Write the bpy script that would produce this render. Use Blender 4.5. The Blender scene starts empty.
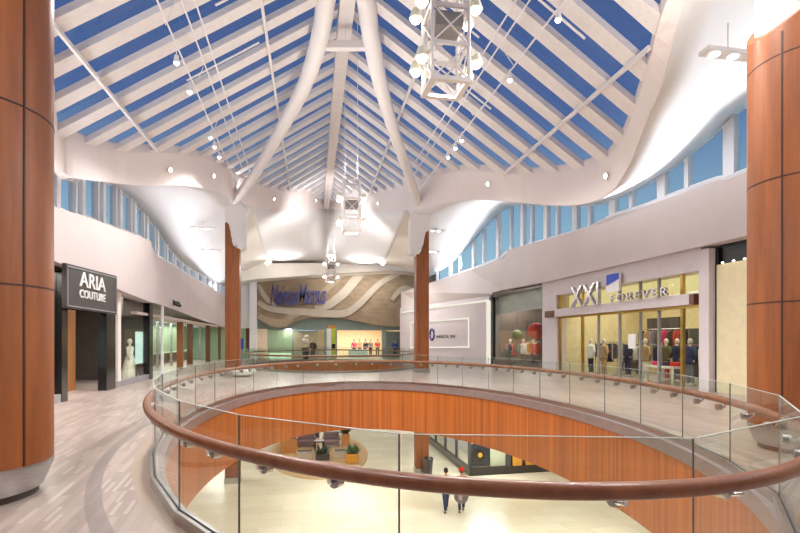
import bpy, bmesh, math, random
from math import sin, cos, pi, sqrt, atan
from mathutils import Vector, Matrix
random.seed(7)
sc = bpy.context.scene
COL = sc.collection

# ------------------------------------------------------------------ camera numbers
F, YH, H = 500.0, 340.0, 1.7
TH = atan(98 / F); CT, ST = cos(TH), sin(TH)
def ray(px, py):
    r = (px - 400) / F
    return Vector((r * CT + ST, -r * ST + CT, (YH - py) / F))
def at(px, py, d):
    return ray(px, py) * d + Vector((0, 0, H))
def at_x(px, py, x):
    r = ray(px, py); return at(px, py, x / r.x)
def at_y(px, py, y):
    r = ray(px, py); return at(px, py, y / r.y)
def at_z(px, py, z):
    return at(px, py, (z - H) / ray(px, py).z)

# ------------------------------------------------------------------ materials
def new_mat(name):
    m = bpy.data.materials.new(name); m.use_nodes = True
    nt = m.node_tree; nt.nodes.clear()
    out = nt.nodes.new('ShaderNodeOutputMaterial')
    return m, nt, out
def srgb(r, g, b):
    f = lambda c: (c / 255 / 12.92) if c / 255 <= .04045 else ((c / 255 + .055) / 1.055) ** 2.4
    return (f(r), f(g), f(b), 1)
def noise_col(nt, c0, c1, scale=(1, 1, 1), nscale=5, detail=4, lo=.35, hi=.65, rough=.55):
    tc = nt.nodes.new('ShaderNodeTexCoord')
    mp = nt.nodes.new('ShaderNodeMapping'); mp.inputs['Scale'].default_value = scale
    nz = nt.nodes.new('ShaderNodeTexNoise'); nz.inputs['Scale'].default_value = nscale
    nz.inputs['Detail'].default_value = detail; nz.inputs['Roughness'].default_value = rough
    cr = nt.nodes.new('ShaderNodeValToRGB')
    cr.color_ramp.elements[0].position = lo; cr.color_ramp.elements[1].position = hi
    cr.color_ramp.elements[0].color = c0; cr.color_ramp.elements[1].color = c1
    nt.links.new(tc.outputs['Object'], mp.inputs['Vector'])
    nt.links.new(mp.outputs['Vector'], nz.inputs['Vector'])
    nt.links.new(nz.outputs['Fac'], cr.inputs['Fac'])
    return cr.outputs['Color'], nz.outputs['Fac']
def mat(name, c, rough=.6, metal=0, vary=.06, scale=(1, 1, 1), nscale=4, bump=0, coat=0, spec=.5, detail=4):
    m, nt, out = new_mat(name)
    b = nt.nodes.new('ShaderNodeBsdfPrincipled')
    col = srgb(*c)
    c0 = tuple(max(0, v * (1 - vary * 1.6)) for v in col[:3]) + (1,)
    c1 = tuple(min(1, v * (1 + vary)) for v in col[:3]) + (1,)
    o, fac = noise_col(nt, c0, c1, scale, nscale, detail)
    nt.links.new(o, b.inputs['Base Color'])
    b.inputs['Roughness'].default_value = rough; b.inputs['Metallic'].default_value = metal
    b.inputs['Coat Weight'].default_value = coat; b.inputs['Coat Roughness'].default_value = .15
    b.inputs['Specular IOR Level'].default_value = spec
    if bump:
        bp = nt.nodes.new('ShaderNodeBump'); bp.inputs['Strength'].default_value = bump
        bp.inputs['Distance'].default_value = .02
        nt.links.new(fac, bp.inputs['Height']); nt.links.new(bp.outputs['Normal'], b.inputs['Normal'])
    nt.links.new(b.outputs[0], out.inputs[0]); return m
def emit(name, c, s):
    m, nt, out = new_mat(name)
    e = nt.nodes.new('ShaderNodeEmission'); e.inputs[0].default_value = srgb(*c); e.inputs[1].default_value = s
    nt.links.new(e.outputs[0], out.inputs[0]); return m
def glass(name, tint=(.93, .97, .95), refl=1.0, ior=1.45, rough=0.0):
    m, nt, out = new_mat(name)
    t = nt.nodes.new('ShaderNodeBsdfTransparent'); t.inputs[0].default_value = (*tint, 1)
    g = nt.nodes.new('ShaderNodeBsdfGlossy'); g.inputs['Roughness'].default_value = rough
    g.inputs[0].default_value = (refl, refl, refl, 1)
    fr = nt.nodes.new('ShaderNodeFresnel'); fr.inputs['IOR'].default_value = ior
    mx = nt.nodes.new('ShaderNodeMixShader')
    ge = nt.nodes.new('ShaderNodeNewGeometry')
    k1 = nt.nodes.new('ShaderNodeMath'); k1.operation = 'SUBTRACT'; k1.inputs[0].default_value = 1
    k2 = nt.nodes.new('ShaderNodeMath'); k2.operation = 'MULTIPLY'
    nt.links.new(ge.outputs['Backfacing'], k1.inputs[1]); nt.links.new(k1.outputs[0], k2.inputs[0]); nt.links.new(fr.outputs[0], k2.inputs[1])
    nt.links.new(k2.outputs[0], mx.inputs[0]); nt.links.new(t.outputs[0], mx.inputs[1])
    nt.links.new(g.outputs[0], mx.inputs[2]); nt.links.new(mx.outputs[0], out.inputs[0]); return m

# ring coordinates of the atrium opening, used by the railing and by the floor material
EX, EY = 2.05, 10.93
def floor_mat():
    m, nt, out = new_mat('terrazzo_planks')
    N, L = nt.nodes.new, nt.links.new
    b = N('ShaderNodeBsdfPrincipled'); b.inputs['Roughness'].default_value = .3
    tc = N('ShaderNodeTexCoord')
    mp = N('ShaderNodeMapping'); mp.inputs['Rotation'].default_value = (0, 0, 1.47)
    L(tc.outputs['Object'], mp.inputs[0])
    br = N('ShaderNodeTexBrick'); br.inputs['Scale'].default_value = 1
    br.inputs['Brick Width'].default_value = .9; br.inputs['Row Height'].default_value = .085
    br.inputs['Mortar Size'].default_value = .002; br.inputs['Bias'].default_value = -.1
    br.inputs['Color1'].default_value = srgb(184, 167, 158); br.inputs['Color2'].default_value = srgb(156, 140, 132)
    br.inputs['Mortar'].default_value = srgb(164, 146, 138)
    L(mp.outputs[0], br.inputs['Vector'])
    # light dashes: a finer plank layout where few planks are pale
    b2 = N('ShaderNodeTexBrick'); b2.inputs['Scale'].default_value = 1
    b2.inputs['Brick Width'].default_value = .42; b2.inputs['Row Height'].default_value = .042
    b2.inputs['Mortar Size'].default_value = 0; b2.offset_frequency = 3; b2.offset = .37
    b2.inputs['Color1'].default_value = (0, 0, 0, 1); b2.inputs['Color2'].default_value = (1, 1, 1, 1)
    L(mp.outputs[0], b2.inputs['Vector'])
    gt = N('ShaderNodeMath'); gt.operation = 'GREATER_THAN'; gt.inputs[1].default_value = .92
    L(b2.outputs['Color'], gt.inputs[0])
    gm = N('ShaderNodeMath'); gm.operation = 'MULTIPLY'; gm.inputs[1].default_value = .42; L(gt.outputs[0], gm.inputs[0])
    mx = N('ShaderNodeMix'); mx.data_type = 'RGBA'; L(gm.outputs[0], mx.inputs['Factor'])
    L(br.outputs['Color'], mx.inputs['A']); mx.inputs['B'].default_value = srgb(216, 206, 199)
    # broad tone drift
    nz = N('ShaderNodeTexNoise'); nz.inputs['Scale'].default_value = .35; nz.inputs['Detail'].default_value = 2
    L(tc.outputs['Object'], nz.inputs[0])
    m2 = N('ShaderNodeMix'); m2.data_type = 'RGBA'; m2.blend_type = 'MULTIPLY'
    cr = N('ShaderNodeValToRGB'); cr.color_ramp.elements[0].color = (.9, .87, .87, 1); cr.color_ramp.elements[1].color = (1, 1, .98, 1)
    cr.color_ramp.elements[0].position = .35; cr.color_ramp.elements[1].position = .65
    L(nz.outputs['Fac'], cr.inputs[0]); m2.inputs['Factor'].default_value = 1
    L(mx.outputs['Result'], m2.inputs['A']); L(cr.outputs[0], m2.inputs['B'])
    # darker band round the opening
    sp = N('ShaderNodeSeparateXYZ'); L(tc.outputs['Object'], sp.inputs[0])
    def ma(op, a, bb):
        n = N('ShaderNodeMath'); n.operation = op
        for i, v in enumerate((a, bb)):
            if isinstance(v, (int, float)): n.inputs[i].default_value = v
            else: L(v, n.inputs[i])
        return n.outputs[0]
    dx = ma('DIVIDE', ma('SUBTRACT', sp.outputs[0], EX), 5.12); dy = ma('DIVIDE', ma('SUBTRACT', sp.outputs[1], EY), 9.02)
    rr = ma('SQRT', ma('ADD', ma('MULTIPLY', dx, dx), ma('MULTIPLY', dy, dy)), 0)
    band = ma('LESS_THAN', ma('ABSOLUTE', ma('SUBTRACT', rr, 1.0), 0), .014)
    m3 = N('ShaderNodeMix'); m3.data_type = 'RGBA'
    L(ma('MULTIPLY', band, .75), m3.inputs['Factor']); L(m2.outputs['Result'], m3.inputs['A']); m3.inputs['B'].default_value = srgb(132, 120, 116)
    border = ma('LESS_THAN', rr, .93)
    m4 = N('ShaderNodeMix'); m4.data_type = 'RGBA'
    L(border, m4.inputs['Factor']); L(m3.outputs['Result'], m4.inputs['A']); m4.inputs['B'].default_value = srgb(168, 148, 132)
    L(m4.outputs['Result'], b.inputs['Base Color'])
    L(b.outputs[0], out.inputs[0]); return m
def lower_floor_mat():
    m, nt, out = new_mat('cream_marble_tiles')
    N, L = nt.nodes.new, nt.links.new
    b = N('ShaderNodeBsdfPrincipled'); b.inputs['Roughness'].default_value = .25
    tc = N('ShaderNodeTexCoord')
    br = N('ShaderNodeTexBrick'); br.inputs['Scale'].default_value = 1; br.inputs['Brick Width'].default_value = 1.6
    br.inputs['Row Height'].default_value = .8; br.inputs['Mortar Size'].default_value = .006
    br.inputs['Color1'].default_value = srgb(230, 221, 199); br.inputs['Color2'].default_value = srgb(220, 209, 184); br.inputs['Mortar'].default_value = srgb(198, 184, 158)
    L(tc.outputs['Object'], br.inputs['Vector']); L(br.outputs['Color'], b.inputs['Base Color']); L(b.outputs[0], out.inputs[0]); return m
def wood(name, c0, c1, rough=.35, scale=(14, 14, .35), coat=.25, lo=.3, hi=.7):
    m, nt, out = new_mat(name)
    b = nt.nodes.new('ShaderNodeBsdfPrincipled')
    o, fac = noise_col(nt, srgb(*c0), srgb(*c1), scale, 1.0, 6, lo, hi, .65)
    nt.links.new(o, b.inputs['Base Color']); b.inputs['Roughness'].default_value = rough
    b.inputs['Coat Weight'].default_value = coat; b.inputs['Coat Roughness'].default_value = .2
    nt.links.new(b.outputs[0], out.inputs[0]); return m

M = dict(
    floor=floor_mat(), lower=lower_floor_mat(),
    wood=wood('cherry_panel', (118, 62, 24), (156, 88, 38), .5, (5, 5, .5), .08),
    slat=wood('cherry_slats', (124, 62, 20), (188, 104, 40), .45, (9, 9, .12), .1),
    rail=wood('walnut_rail', (114, 64, 38), (146, 88, 56), .42, (6, 6, 6)),
    darkwood=wood('dark_wood', (82, 44, 24), (112, 62, 34), .4),
    oak=wood('oak_floor', (186, 148, 100), (206, 170, 122), .4, (1.2, 9, 1)),
    orange=wood('honey_wood', (190, 122, 58), (212, 146, 78), .4),
    beige=mat('beige_plaster', (208, 196, 192), .8, vary=.02, nscale=.6),
    tan=mat('tan_plaster', (206, 190, 182), .8, vary=.02, nscale=.6),
    lilac=mat('pale_lilac_stone', (214, 203, 204), .6, vary=.02),
    white=mat('white_plaster', (236, 235, 236), .8, vary=.012, nscale=.5),
    cream=mat('cream_plaster', (232, 225, 214), .8, vary=.015, nscale=.5),
    band=mat('blush_band', (240, 230, 226), .75, vary=.012, nscale=.5),
    rafter=mat('white_rafter', (232, 225, 223), .55, vary=.03, scale=(1, 6, 6), nscale=2),
    steelw=mat('white_steel', (235, 230, 228), .4, vary=.01),
    steel=mat('brushed_steel', (176, 172, 170), .32, 1, .08, (2, 2, 40), 3),
    chrome=mat('chrome', (214, 214, 218), .16, 1, .02),
    grime=mat('dark_kick', (66, 54, 48), .5),
    groove=mat('panel_joint', (58, 26, 12), .6),
    trim=mat('grey_nosing', (142, 128, 126), .3, .4, .05),
    black=mat('black_lacquer', (22, 20, 20), .25, vary=.1, coat=.3),
    charcoal=mat('charcoal_sign', (62, 56, 54), .5, vary=.04),
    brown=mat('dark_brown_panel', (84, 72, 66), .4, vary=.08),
    silvergrey=mat('pale_header', (198, 202, 202), .5),
    grey=mat('grey_panel', (150, 146, 146), .6),
    taupe=mat('taupe_relief', (152, 132, 106), .7, vary=.12, scale=(1, 1, 2.5), nscale=1.2, bump=.1),
    wave=mat('pale_wave', (186, 174, 156), .65, vary=.04),
    wave2=mat('mid_wave', (168, 150, 126), .65, vary=.05),
    teal=mat('grey_green_fascia', (132, 146, 138), .6, vary=.06, scale=(6, 1, .2)),
    green=mat('green_wall', (158, 184, 146), .6, vary=.08, scale=(6, 6, .2)),
    lime=mat('lime_panel', (176, 200, 60), .5),
    frost=mat('frosted_mint_panel', (196, 228, 214), .4, vary=.08),
    stone=mat('cream_stone', (226, 212, 172), .45, vary=.03),
    yellow=mat('cream_yellow_wall', (228, 212, 166), .6, vary=.05),
    warm=mat('warm_interior', (236, 216, 182), .7, vary=.04),
    blue=mat('indigo_letter', (44, 44, 116), .35, vary=.05),
    silver=mat('silver_letter', (206, 203, 206), .25, .9, .03),
    letter=mat('white_letter', (240, 238, 236), .4, vary=.01),
    skin=mat('skin', (206, 160, 132), .55, vary=.04),
    hair=mat('dark_hair', (40, 30, 26), .5, vary=.2, nscale=20),
    mann=mat('mannequin_cream', (226, 214, 196), .4, vary=.02),
    red=mat('red_cloth', (206, 44, 34), .8), pink=mat('pink_cloth', (208, 60, 112), .8),
    navy=mat('navy_cloth', (36, 38, 66), .8), denim=mat('denim_cloth', (52, 58, 96), .85),
    greycloth=mat('grey_cloth', (112, 110, 114), .85), tancloth=mat('tan_cloth', (186, 150, 104), .85),
    whitecloth=mat('white_cloth', (238, 236, 232), .8, vary=.03), olive=mat('olive_cloth', (92, 92, 60), .85),
    ivory=mat('ivory_dress', (232, 228, 206), .75, vary=.04), lav=mat('lavender_cloth', (150, 130, 150), .85),
    sofa=mat('mauve_upholstery', (128, 104, 104), .85, vary=.08), bench=mat('pale_bench', (208, 196, 182), .8),
    seal=mat('dark_seal', (92, 97, 95), .4), edge=mat('polished_glass_edge', (176, 190, 182), .3),
    leaf=mat('leaf_green', (74, 106, 54), .6, vary=.3, nscale=9), leaf2=mat('dark_leaf', (52, 72, 44), .6, vary=.3, nscale=9),
    bin=mat('bin_dark', (74, 70, 74), .5), bowl=mat('pale_bowl', (226, 224, 214), .4, vary=.06),
    poster=mat('night_poster', (30, 38, 52), .35, vary=.3), amber=mat('amber_panel', (222, 156, 50), .5, vary=.05),
    paper=mat('pale_panel', (222, 216, 196), .6, vary=.03), cyan=mat('blue_panel', (40, 80, 190), .5),
    gold=mat('brass', (196, 160, 90), .3, 1, .05),
    glass=glass('railing_glass', (.93, .965, .95), .9), shopglass=glass('shop_glass', (.93, .95, .93), .8),
    sky=glass('skylight_glass', (.9, .94, 1), .6), win=glass('clerestory_glass', (.88, .95, 1), .5),
    lamp=emit('lamp_glow', (255, 246, 228), 7), cool=emit('cool_lamp', (244, 246, 255), 7),
    led=emit('warm_led_strip', (255, 248, 232), .62), lit=emit('lit_green_wall', (226, 246, 206), .8),
    mint=emit('mint_lightbox', (206, 236, 226), .95),
    backlit=emit('backlit_panel', (250, 228, 160), .62),
)

# ------------------------------------------------------------------ object helpers
def tag(o, label=None, cat=None, group=None, kind=None):
    if label: o['label'] = label
    if cat: o['category'] = cat
    if group: o['group'] = group
    if kind: o['kind'] = kind
    return o
def thing(name, loc, label, cat, group=None, rz=0):
    o = bpy.data.objects.new(name, None); COL.objects.link(o)
    o.location = loc; o.rotation_euler = (0, 0, rz); o.empty_display_size = .2
    return tag(o, label, cat, group)
def world_off(o):
    v = Vector((0, 0, 0))
    while o: v += Vector(o.location); o = o.parent
    return v
def V(*a): return Vector(a)
class MB:
    def __init__(s): s.v = []; s.f = []
    def add(s, vs, fs):
        n = len(s.v); s.v += [Vector(v) for v in vs]; s.f += [tuple(i + n for i in f) for f in fs]; return s
    def box(s, lo, hi):
        x0, y0, z0 = lo; x1, y1, z1 = hi
        return s.add([(x0, y0, z0), (x1, y0, z0), (x1, y1, z0), (x0, y1, z0), (x0, y0, z1), (x1, y0, z1), (x1, y1, z1), (x0, y1, z1)],
                     [(3, 2, 1, 0), (4, 5, 6, 7), (0, 1, 5, 4), (1, 2, 6, 5), (2, 3, 7, 6), (3, 0, 4, 7)])
    def cbox(s, c, size):
        c = Vector(c); h = Vector(size) / 2; return s.box(c - h, c + h)
    def prism(s, poly, vec):
        poly = [Vector(p) for p in poly]; vec = Vector(vec); n = len(poly)
        fs = [tuple(range(n)), tuple(range(2 * n - 1, n - 1, -1))] + [(i, i + n, (i + 1) % n + n, (i + 1) % n) for i in range(n)]
        return s.add(poly + [p + vec for p in poly], fs)
    def bar(s, p0, p1, w, d, up=(0, 0, 1)):
        p0, p1 = Vector(p0), Vector(p1); t = (p1 - p0).normalized(); up = Vector(up)
        a = t.cross(up)
        if a.length < 1e-4: a = t.cross(Vector((1, 0, 0)))
        a.normalize(); b = a.cross(t).normalized()
        q = [a * (w / 2) + b * (d / 2), -a * (w / 2) + b * (d / 2), -a * (w / 2) - b * (d / 2), a * (w / 2) - b * (d / 2)]
        return s.add([p0 + k for k in q] + [p1 + k for k in q], [(0, 1, 2, 3), (7, 6, 5, 4)] + [(i, i + 4, (i + 1) % 4 + 4, (i + 1) % 4) for i in range(4)])
    def tube(s, pts, r, n=8, closed=False, flat=1.0):
        pts = [Vector(p) for p in pts]; m = len(pts); rings = []
        rad = r if isinstance(r, (list, tuple)) else [r] * m
        for i, p in enumerate(pts):
            a = pts[(i - 1) % m] if (closed or i > 0) else p; b = pts[(i + 1) % m] if (closed or i < m - 1) else p
            t = (b - a).normalized(); u = t.cross(Vector((0, 0, 1)))
            if u.length < 1e-3: u = t.cross(Vector((0, 1, 0)))
            u.normalize(); w = u.cross(t).normalized()
            rings.append([p + (u * cos(2 * pi * k / n) + w * sin(2 * pi * k / n) * flat) * rad[i] for k in range(n)])
        vs = [v for q in rings for v in q]; fs = []
        for i in range(m if closed else m - 1):
            j = (i + 1) % m
            for k in range(n): fs.append((i * n + k, i * n + (k + 1) % n, j * n + (k + 1) % n, j * n + k))
        if not closed: fs += [tuple(range(n - 1, -1, -1)), tuple((m - 1) * n + k for k in range(n))]
        return s.add(vs, fs)
    def lathe(s, prof, c, n=32, sx=1, sy=1):
        c = Vector(c); vs = []; fs = []
        for r, z in prof:
            for k in range(n): vs.append(c + Vector((r * sx * cos(2 * pi * k / n), r * sy * sin(2 * pi * k / n), z)))
        for i in range(len(prof) - 1):
            for k in range(n): fs.append((i * n + k, i * n + (k + 1) % n, (i + 1) * n + (k + 1) % n, (i + 1) * n + k))
        fs += [tuple(range(n - 1, -1, -1)), tuple((len(prof) - 1) * n + k for k in range(n))]
        return s.add(vs, fs)
    def ball(s, c, r, n=10, sc=(1, 1, 1)):
        pr = [(max(1e-3, sin(pi * i / n)) * r, -cos(pi * i / n) * r * sc[2]) for i in range(n + 1)]
        return s.lathe(pr, c, max(8, n), sc[0], sc[1])
    def grid(s, rows):
        n = len(rows[0]); vs = [v for r in rows for v in r]
        return s.add(vs, [(i * n + k, i * n + k + 1, (i + 1) * n + k + 1, (i + 1) * n + k) for i in range(len(rows) - 1) for k in range(n - 1)])
    def disc(s, c, nrm, r, th, n=16):
        c = Vector(c); nrm = Vector(nrm).normalized(); return s.tube([c, c + nrm * th], r, n)
    def build(s, name, m, parent=None, smooth=False, local=False, bevel=0, solid=0):
        me = bpy.data.meshes.new(name); o = bpy.data.objects.new(name, me)
        vs = s.v
        if parent:
            if not local: off = world_off(parent); vs = [v - off for v in vs]
        elif not local:
            lo = [min(v[i] for v in vs) for i in range(3)]; hi = [max(v[i] for v in vs) for i in range(3)]
            off = Vector(((lo[0] + hi[0]) / 2, (lo[1] + hi[1]) / 2, lo[2])); o.location = off; vs = [v - off for v in vs]
        me.from_pydata([tuple(v) for v in vs], [], s.f); me.update()
        bm = bmesh.new(); bm.from_mesh(me); bmesh.ops.recalc_face_normals(bm, faces=bm.faces); bm.to_mesh(me); bm.free()
        if smooth:
            for p in me.polygons: p.use_smooth = True
            if smooth != 'all':
                try: me.set_sharp_from_angle(angle=.7)
                except Exception: pass
        me.materials.append(M[m] if isinstance(m, str) else m)
        COL.objects.link(o)
        if parent: o.parent = parent
        if bevel:
            bv = o.modifiers.new('bevel', 'BEVEL'); bv.width = bevel; bv.segments = 2; bv.limit_method = 'ANGLE'
        if solid:
            sm = o.modifiers.new('solid', 'SOLIDIFY'); sm.thickness = solid; sm.offset = 0
        return o
def struct(mb, name, m, parent=None, **k):
    o = mb.build(name, m, parent, **k)
    if not parent: o['kind'] = 'structure'
    return o
def copy_tree(o, parent=None):
    c = o.copy(); COL.objects.link(c)
    if parent: c.parent = parent
    for ch in list(o.children): copy_tree(ch, c)
    return c
ORD = ['first', 'second', 'third', 'fourth', 'fifth', 'sixth', 'seventh', 'eighth', 'ninth', 'tenth', 'eleventh', 'twelfth', 'thirteenth', 'fourteenth', 'fifteenth', 'sixteenth', 'seventeenth', 'eighteenth', 'nineteenth', 'twentieth']
def text_mb(s, width, height, depth, origin, ux, uy, shear=0, spacing=1.0, bold=0):
    """lettering as solid geometry, fitted to width x height, standing at origin along ux / uy"""
    cu = bpy.data.curves.new('lettering', 'FONT'); cu.body = s; cu.extrude = .5; cu.shear = shear
    cu.space_character = spacing; cu.offset = bold; cu.resolution_u = 4
    o = bpy.data.objects.new('lettering', cu); COL.objects.link(o)
    dg = bpy.context.evaluated_depsgraph_get(); dg.update()
    me = bpy.data.meshes.new_from_object(o.evaluated_get(dg))
    vs = [v.co.copy() for v in me.vertices]; fs = [tuple(p.vertices) for p in me.polygons]
    bpy.data.objects.remove(o); bpy.data.curves.remove(cu); bpy.data.meshes.remove(me)
    x0, x1 = min(v.x for v in vs), max(v.x for v in vs); y0, y1 = min(v.y for v in vs), max(v.y for v in vs)
    ux, uy = Vector(ux).normalized(), Vector(uy).normalized(); n = ux.cross(uy); origin = Vector(origin)
    out = [origin + ux * ((v.x - x0) / (x1 - x0) * width) + uy * ((v.y - y0) / (y1 - y0) * height) + n * ((v.z + .5) * depth) for v in vs]
    return MB().add(out, fs)

# ------------------------------------------------------------------ ellipse helpers
def ell(a, b, n=240, c=(EX, EY), z=0, ph=0):
    return [V(c[0] + a * sin(2 * pi * k / n + ph), c[1] - b * cos(2 * pi * k / n + ph), z) for k in range(n)]
E2 = (1.95, 34.0); A2, B2 = 5.5, 8.3
def floor_ring(mb, rect, c, a, b, z, n=360):
    x0, x1, y0, y1 = rect
    angs = [2 * pi * k / n for k in range(n)]
    for X, Y in ((x0, y0), (x1, y0), (x1, y1), (x0, y1)):
        angs.append(math.atan2(X - c[0], -(Y - c[1])) % (2 * pi))
    angs = sorted(set(angs)); inn = []; outr = []
    for t in angs:
        dx, dy = sin(t), -cos(t)
        k = 1 / sqrt((dx / a) ** 2 + (dy / b) ** 2)
        inn.append(V(c[0] + dx * k, c[1] + dy * k, z))
        ks = []
        if dx > 1e-9: ks.append((x1 - c[0]) / dx)
        if dx < -1e-9: ks.append((x0 - c[0]) / dx)
        if dy > 1e-9: ks.append((y1 - c[1]) / dy)
        if dy < -1e-9: ks.append((y0 - c[1]) / dy)
        k = min(ks); outr.append(V(c[0] + dx * k, c[1] + dy * k, z))
    m = len(angs)
    mb.add(inn + outr, [(i, (i + 1) % m, (i + 1) % m + m, i + m) for i in range(m)])

# ------------------------------------------------------------------ SETTING: floors
YB = 22.4            # line of the bridge between the two openings
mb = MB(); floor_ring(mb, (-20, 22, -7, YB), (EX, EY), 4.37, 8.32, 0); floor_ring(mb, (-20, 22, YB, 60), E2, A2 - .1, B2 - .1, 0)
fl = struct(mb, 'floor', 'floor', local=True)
mb = MB(); mb.box((-20, -7, -5.46), (22, 60, -5.26)); struct(mb, 'floor_lower', 'lower', local=True)
mb = MB(); floor_ring(mb, (-20, 22, -7, YB), (EX, EY), 4.43, 8.38, -1.72); floor_ring(mb, (-20, 22, YB, 60), E2, A2 - .05, B2 - .05, -1.72)
struct(mb, 'ceiling_lower', 'white', local=True)
def ring_wall(mb, c, a, b, z0, z1, th, n=240):
    r = [ell(a, b, n, c, z0), ell(a, b, n, c, z1), ell(a + th, b + th, n, c, z1), ell(a + th, b + th, n, c, z0)]
    vs = [v for q in r for v in q]; fs = []
    for i in range(4):
        j = (i + 1) % 4
        for k in range(n): fs.append((i * n + k, i * n + (k + 1) % n, j * n + (k + 1) % n, j * n + k))
    mb.add(vs, fs)
mb = MB(); ring_wall(mb, (EX, EY), 4.37, 8.32, -1.74, -.2, .06); struct(mb, 'trim_1', 'slat', smooth=True, local=True)
mb = MB(); ring_wall(mb, (EX, EY), 4.33, 8.28, -.2, .012, .12); struct(mb, 'trim_2', 'trim', smooth=True, local=True)
mb = MB(); ring_wall(mb, E2, A2 - .1, B2 - .1, -1.74, -.2, .06); struct(mb, 'trim_3', 'slat', smooth=True, local=True)
mb = MB(); ring_wall(mb, E2, A2 - .14, B2 - .14, -.2, .012, .12); struct(mb, 'trim_4', 'trim', smooth=True, local=True)

# ------------------------------------------------------------------ RAILINGS
def railing(name, label, c, a, b, joints, detail):
    root = thing(name, (c[0], c[1] - b, 0), label, 'railing')
    n = 4000; P = ell(a, b, n, c); cum = [0]
    for i in range(n): cum.append(cum[-1] + (P[(i + 1) % n] - P[i]).length)
    tot = cum[-1]
    def pos(L):
        L %= tot; lo, hi = 0, n
        while hi - lo > 1:
            m = (lo + hi) // 2
            if cum[m] <= L: lo = m
            else: hi = m
        return 2 * pi * lo / n
    def pt(t, e=0, z=0): return V(c[0] + (a + e) * sin(t), c[1] - (b + e) * cos(t), z)
    if isinstance(joints, int): joints = [tot * k / joints for k in range(joints)]
    else: joints = [j * tot / 41.65 for j in joints]
    ch = MB()
    for i, L0 in enumerate(joints):
        L1 = joints[(i + 1) % len(joints)]
        if L1 < L0: L1 += tot
        t0, t1 = pos(L0 + .008), pos(L1 - .008)
        p0, p1 = pt(t0), pt(t1)
        nrm = V(0, 0, 1).cross(p1 - p0).normalized(); mid = (p0 + p1) / 2
        if nrm.dot(mid - V(c[0], c[1], 0)) < 0: nrm = -nrm
        g = MB(); w = nrm * .014
        g.prism([p0 + V(0, 0, .03), p1 + V(0, 0, .03), p1 + V(0, 0, 1.13), p0 + V(0, 0, 1.13)], w)
        gp_ = g.build('glass_panel', 'glass', root)
        sm_ = MB(); sm_.bar(p1 + w / 2 + V(0, 0, .1), p1 + w / 2 + V(0, 0, 1.13), .006, .015, nrm); sm_.build('joint_seal', 'seal', gp_)
        sm_ = MB(); sm_.bar(p0 + w / 2 + V(0, 0, 1.132), p1 + w / 2 + V(0, 0, 1.132), .014, .004); sm_.build('polished_edge', 'edge', gp_)
        q0, q1 = pt(pos(L0)), pt(pos(L1))
        for sgn in (-1, 1):
            o = nrm * (.007 + sgn * .03)
            ch.prism([q0 + o - nrm * .018, q1 + o - nrm * .018, q1 + o + nrm * .018, q0 + o + nrm * .018], (0, 0, .11))
        if detail:
            for fr in ((.2, .66) if i < len(joints) - 1 else (.21, .73)):
                Lm = L0 + (L1 - L0) * fr; tm = pos(Lm); gp = p0.lerp(p1, fr); rp = pt(tm, .068, .83)
                k = MB(); dc = gp + nrm * .014 + V(0, 0, .775)
                k.disc(dc - nrm * .035, nrm, .043, .065, 20)
                br = k.build('bracket', 'steel', root, smooth=True)
                ab = MB(); ab.tube([dc + nrm * .03, dc + nrm * .062 + V(0, 0, -.004), rp + V(0, 0, -.035), rp + V(0, 0, .012)], .013, 10)
                ab.build('arm', 'chrome', br, smooth=True)
    ch.build('base_channel', 'steel', root)
    r = MB(); r.tube([pt(2 * pi * k / 240, .07, .87) for k in range(240)], .051, 14, True, 1.0)
    r.build('handrail', 'rail', root, smooth=True)
    return root
J1 = [.18, 1.8, 3.43, 4.96, 6.47, 7.94, 9.35, 10.86, 12.26, 13.58, 14.84, 16.14, 17.37, 18.51, 19.9, 21.3, 23.09, 24.5, 25.9, 27.12, 28.6, 30.1, 31.64, 33.1, 34.6, 36.0, 37.41, 38.64, 40.09]
railing('glass_railing', 'long oval glass railing with walnut handrail around the near atrium opening', (EX, EY), 4.47, 8.42, J1, True)
railing('glass_railing', 'glass railing with brown handrail around the far floor opening beyond the bridge', E2, A2, B2, 30, False)

# ------------------------------------------------------------------ BIG COLUMNS
def big_column(x, y, label, lean, seam):
    root = thing('round_column', (x, y, 0), label, 'column', 'big cherry wood columns')
    r = .76; n = 72; top = 7.1
    def tz(k): return top + lean * r * cos(2 * pi * k / n)
    zs = [.38, 2.27, 4.13, 5.95]
    mb = MB(); rows = []
    for z in zs + [None]:
        rows.append([V(x + r * cos(2 * pi * k / n), y + r * sin(2 * pi * k / n), tz(k) if z is None else z) for k in range(n)])
    vs = [v for q in rows for v in q]
    fs = [(i * n + k, i * n + (k + 1) % n, (i + 1) * n + (k + 1) % n, (i + 1) * n + k) for i in range(len(rows) - 1) for k in range(n)]
    fs.append(tuple((len(rows) - 1) * n + k for k in range(n)))
    mb.add(vs, fs).build('shaft', 'wood', root, smooth=True)
    g = MB()
    for z in zs[1:]: g.lathe([(r + .001, z - .01), (r + .004, z - .009), (r + .004, z + .009), (r + .001, z + .01)], (x, y, 0), n)
    for a in [seam + k * pi / 2 for k in range(4)]:
        p = V(x + r * cos(a), y + r * sin(a), .38); g.bar(p, p + V(0, 0, top - 1.2), .022, .014, V(cos(a), sin(a), 0))
    g.build('panel_joints', 'groove', root)
    MB().lathe([(.63, .07), (.66, .08), (.765, .33), (.765, .38), (.74, .385)], (x, y, 0), n).build('steel_base', 'steel', root, smooth=True)
    MB().lathe([(.62, .0), (.625, .07)], (x, y, 0), n).build('plinth', 'grime', root, smooth=True)
    sgn = -1 if lean > 0 else 1
    c = MB(); c.lathe([(.66, 5.85), (.66, 9.4)], (x, y, 0), 40); c.build('capital', 'tan', root, smooth=True)
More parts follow.
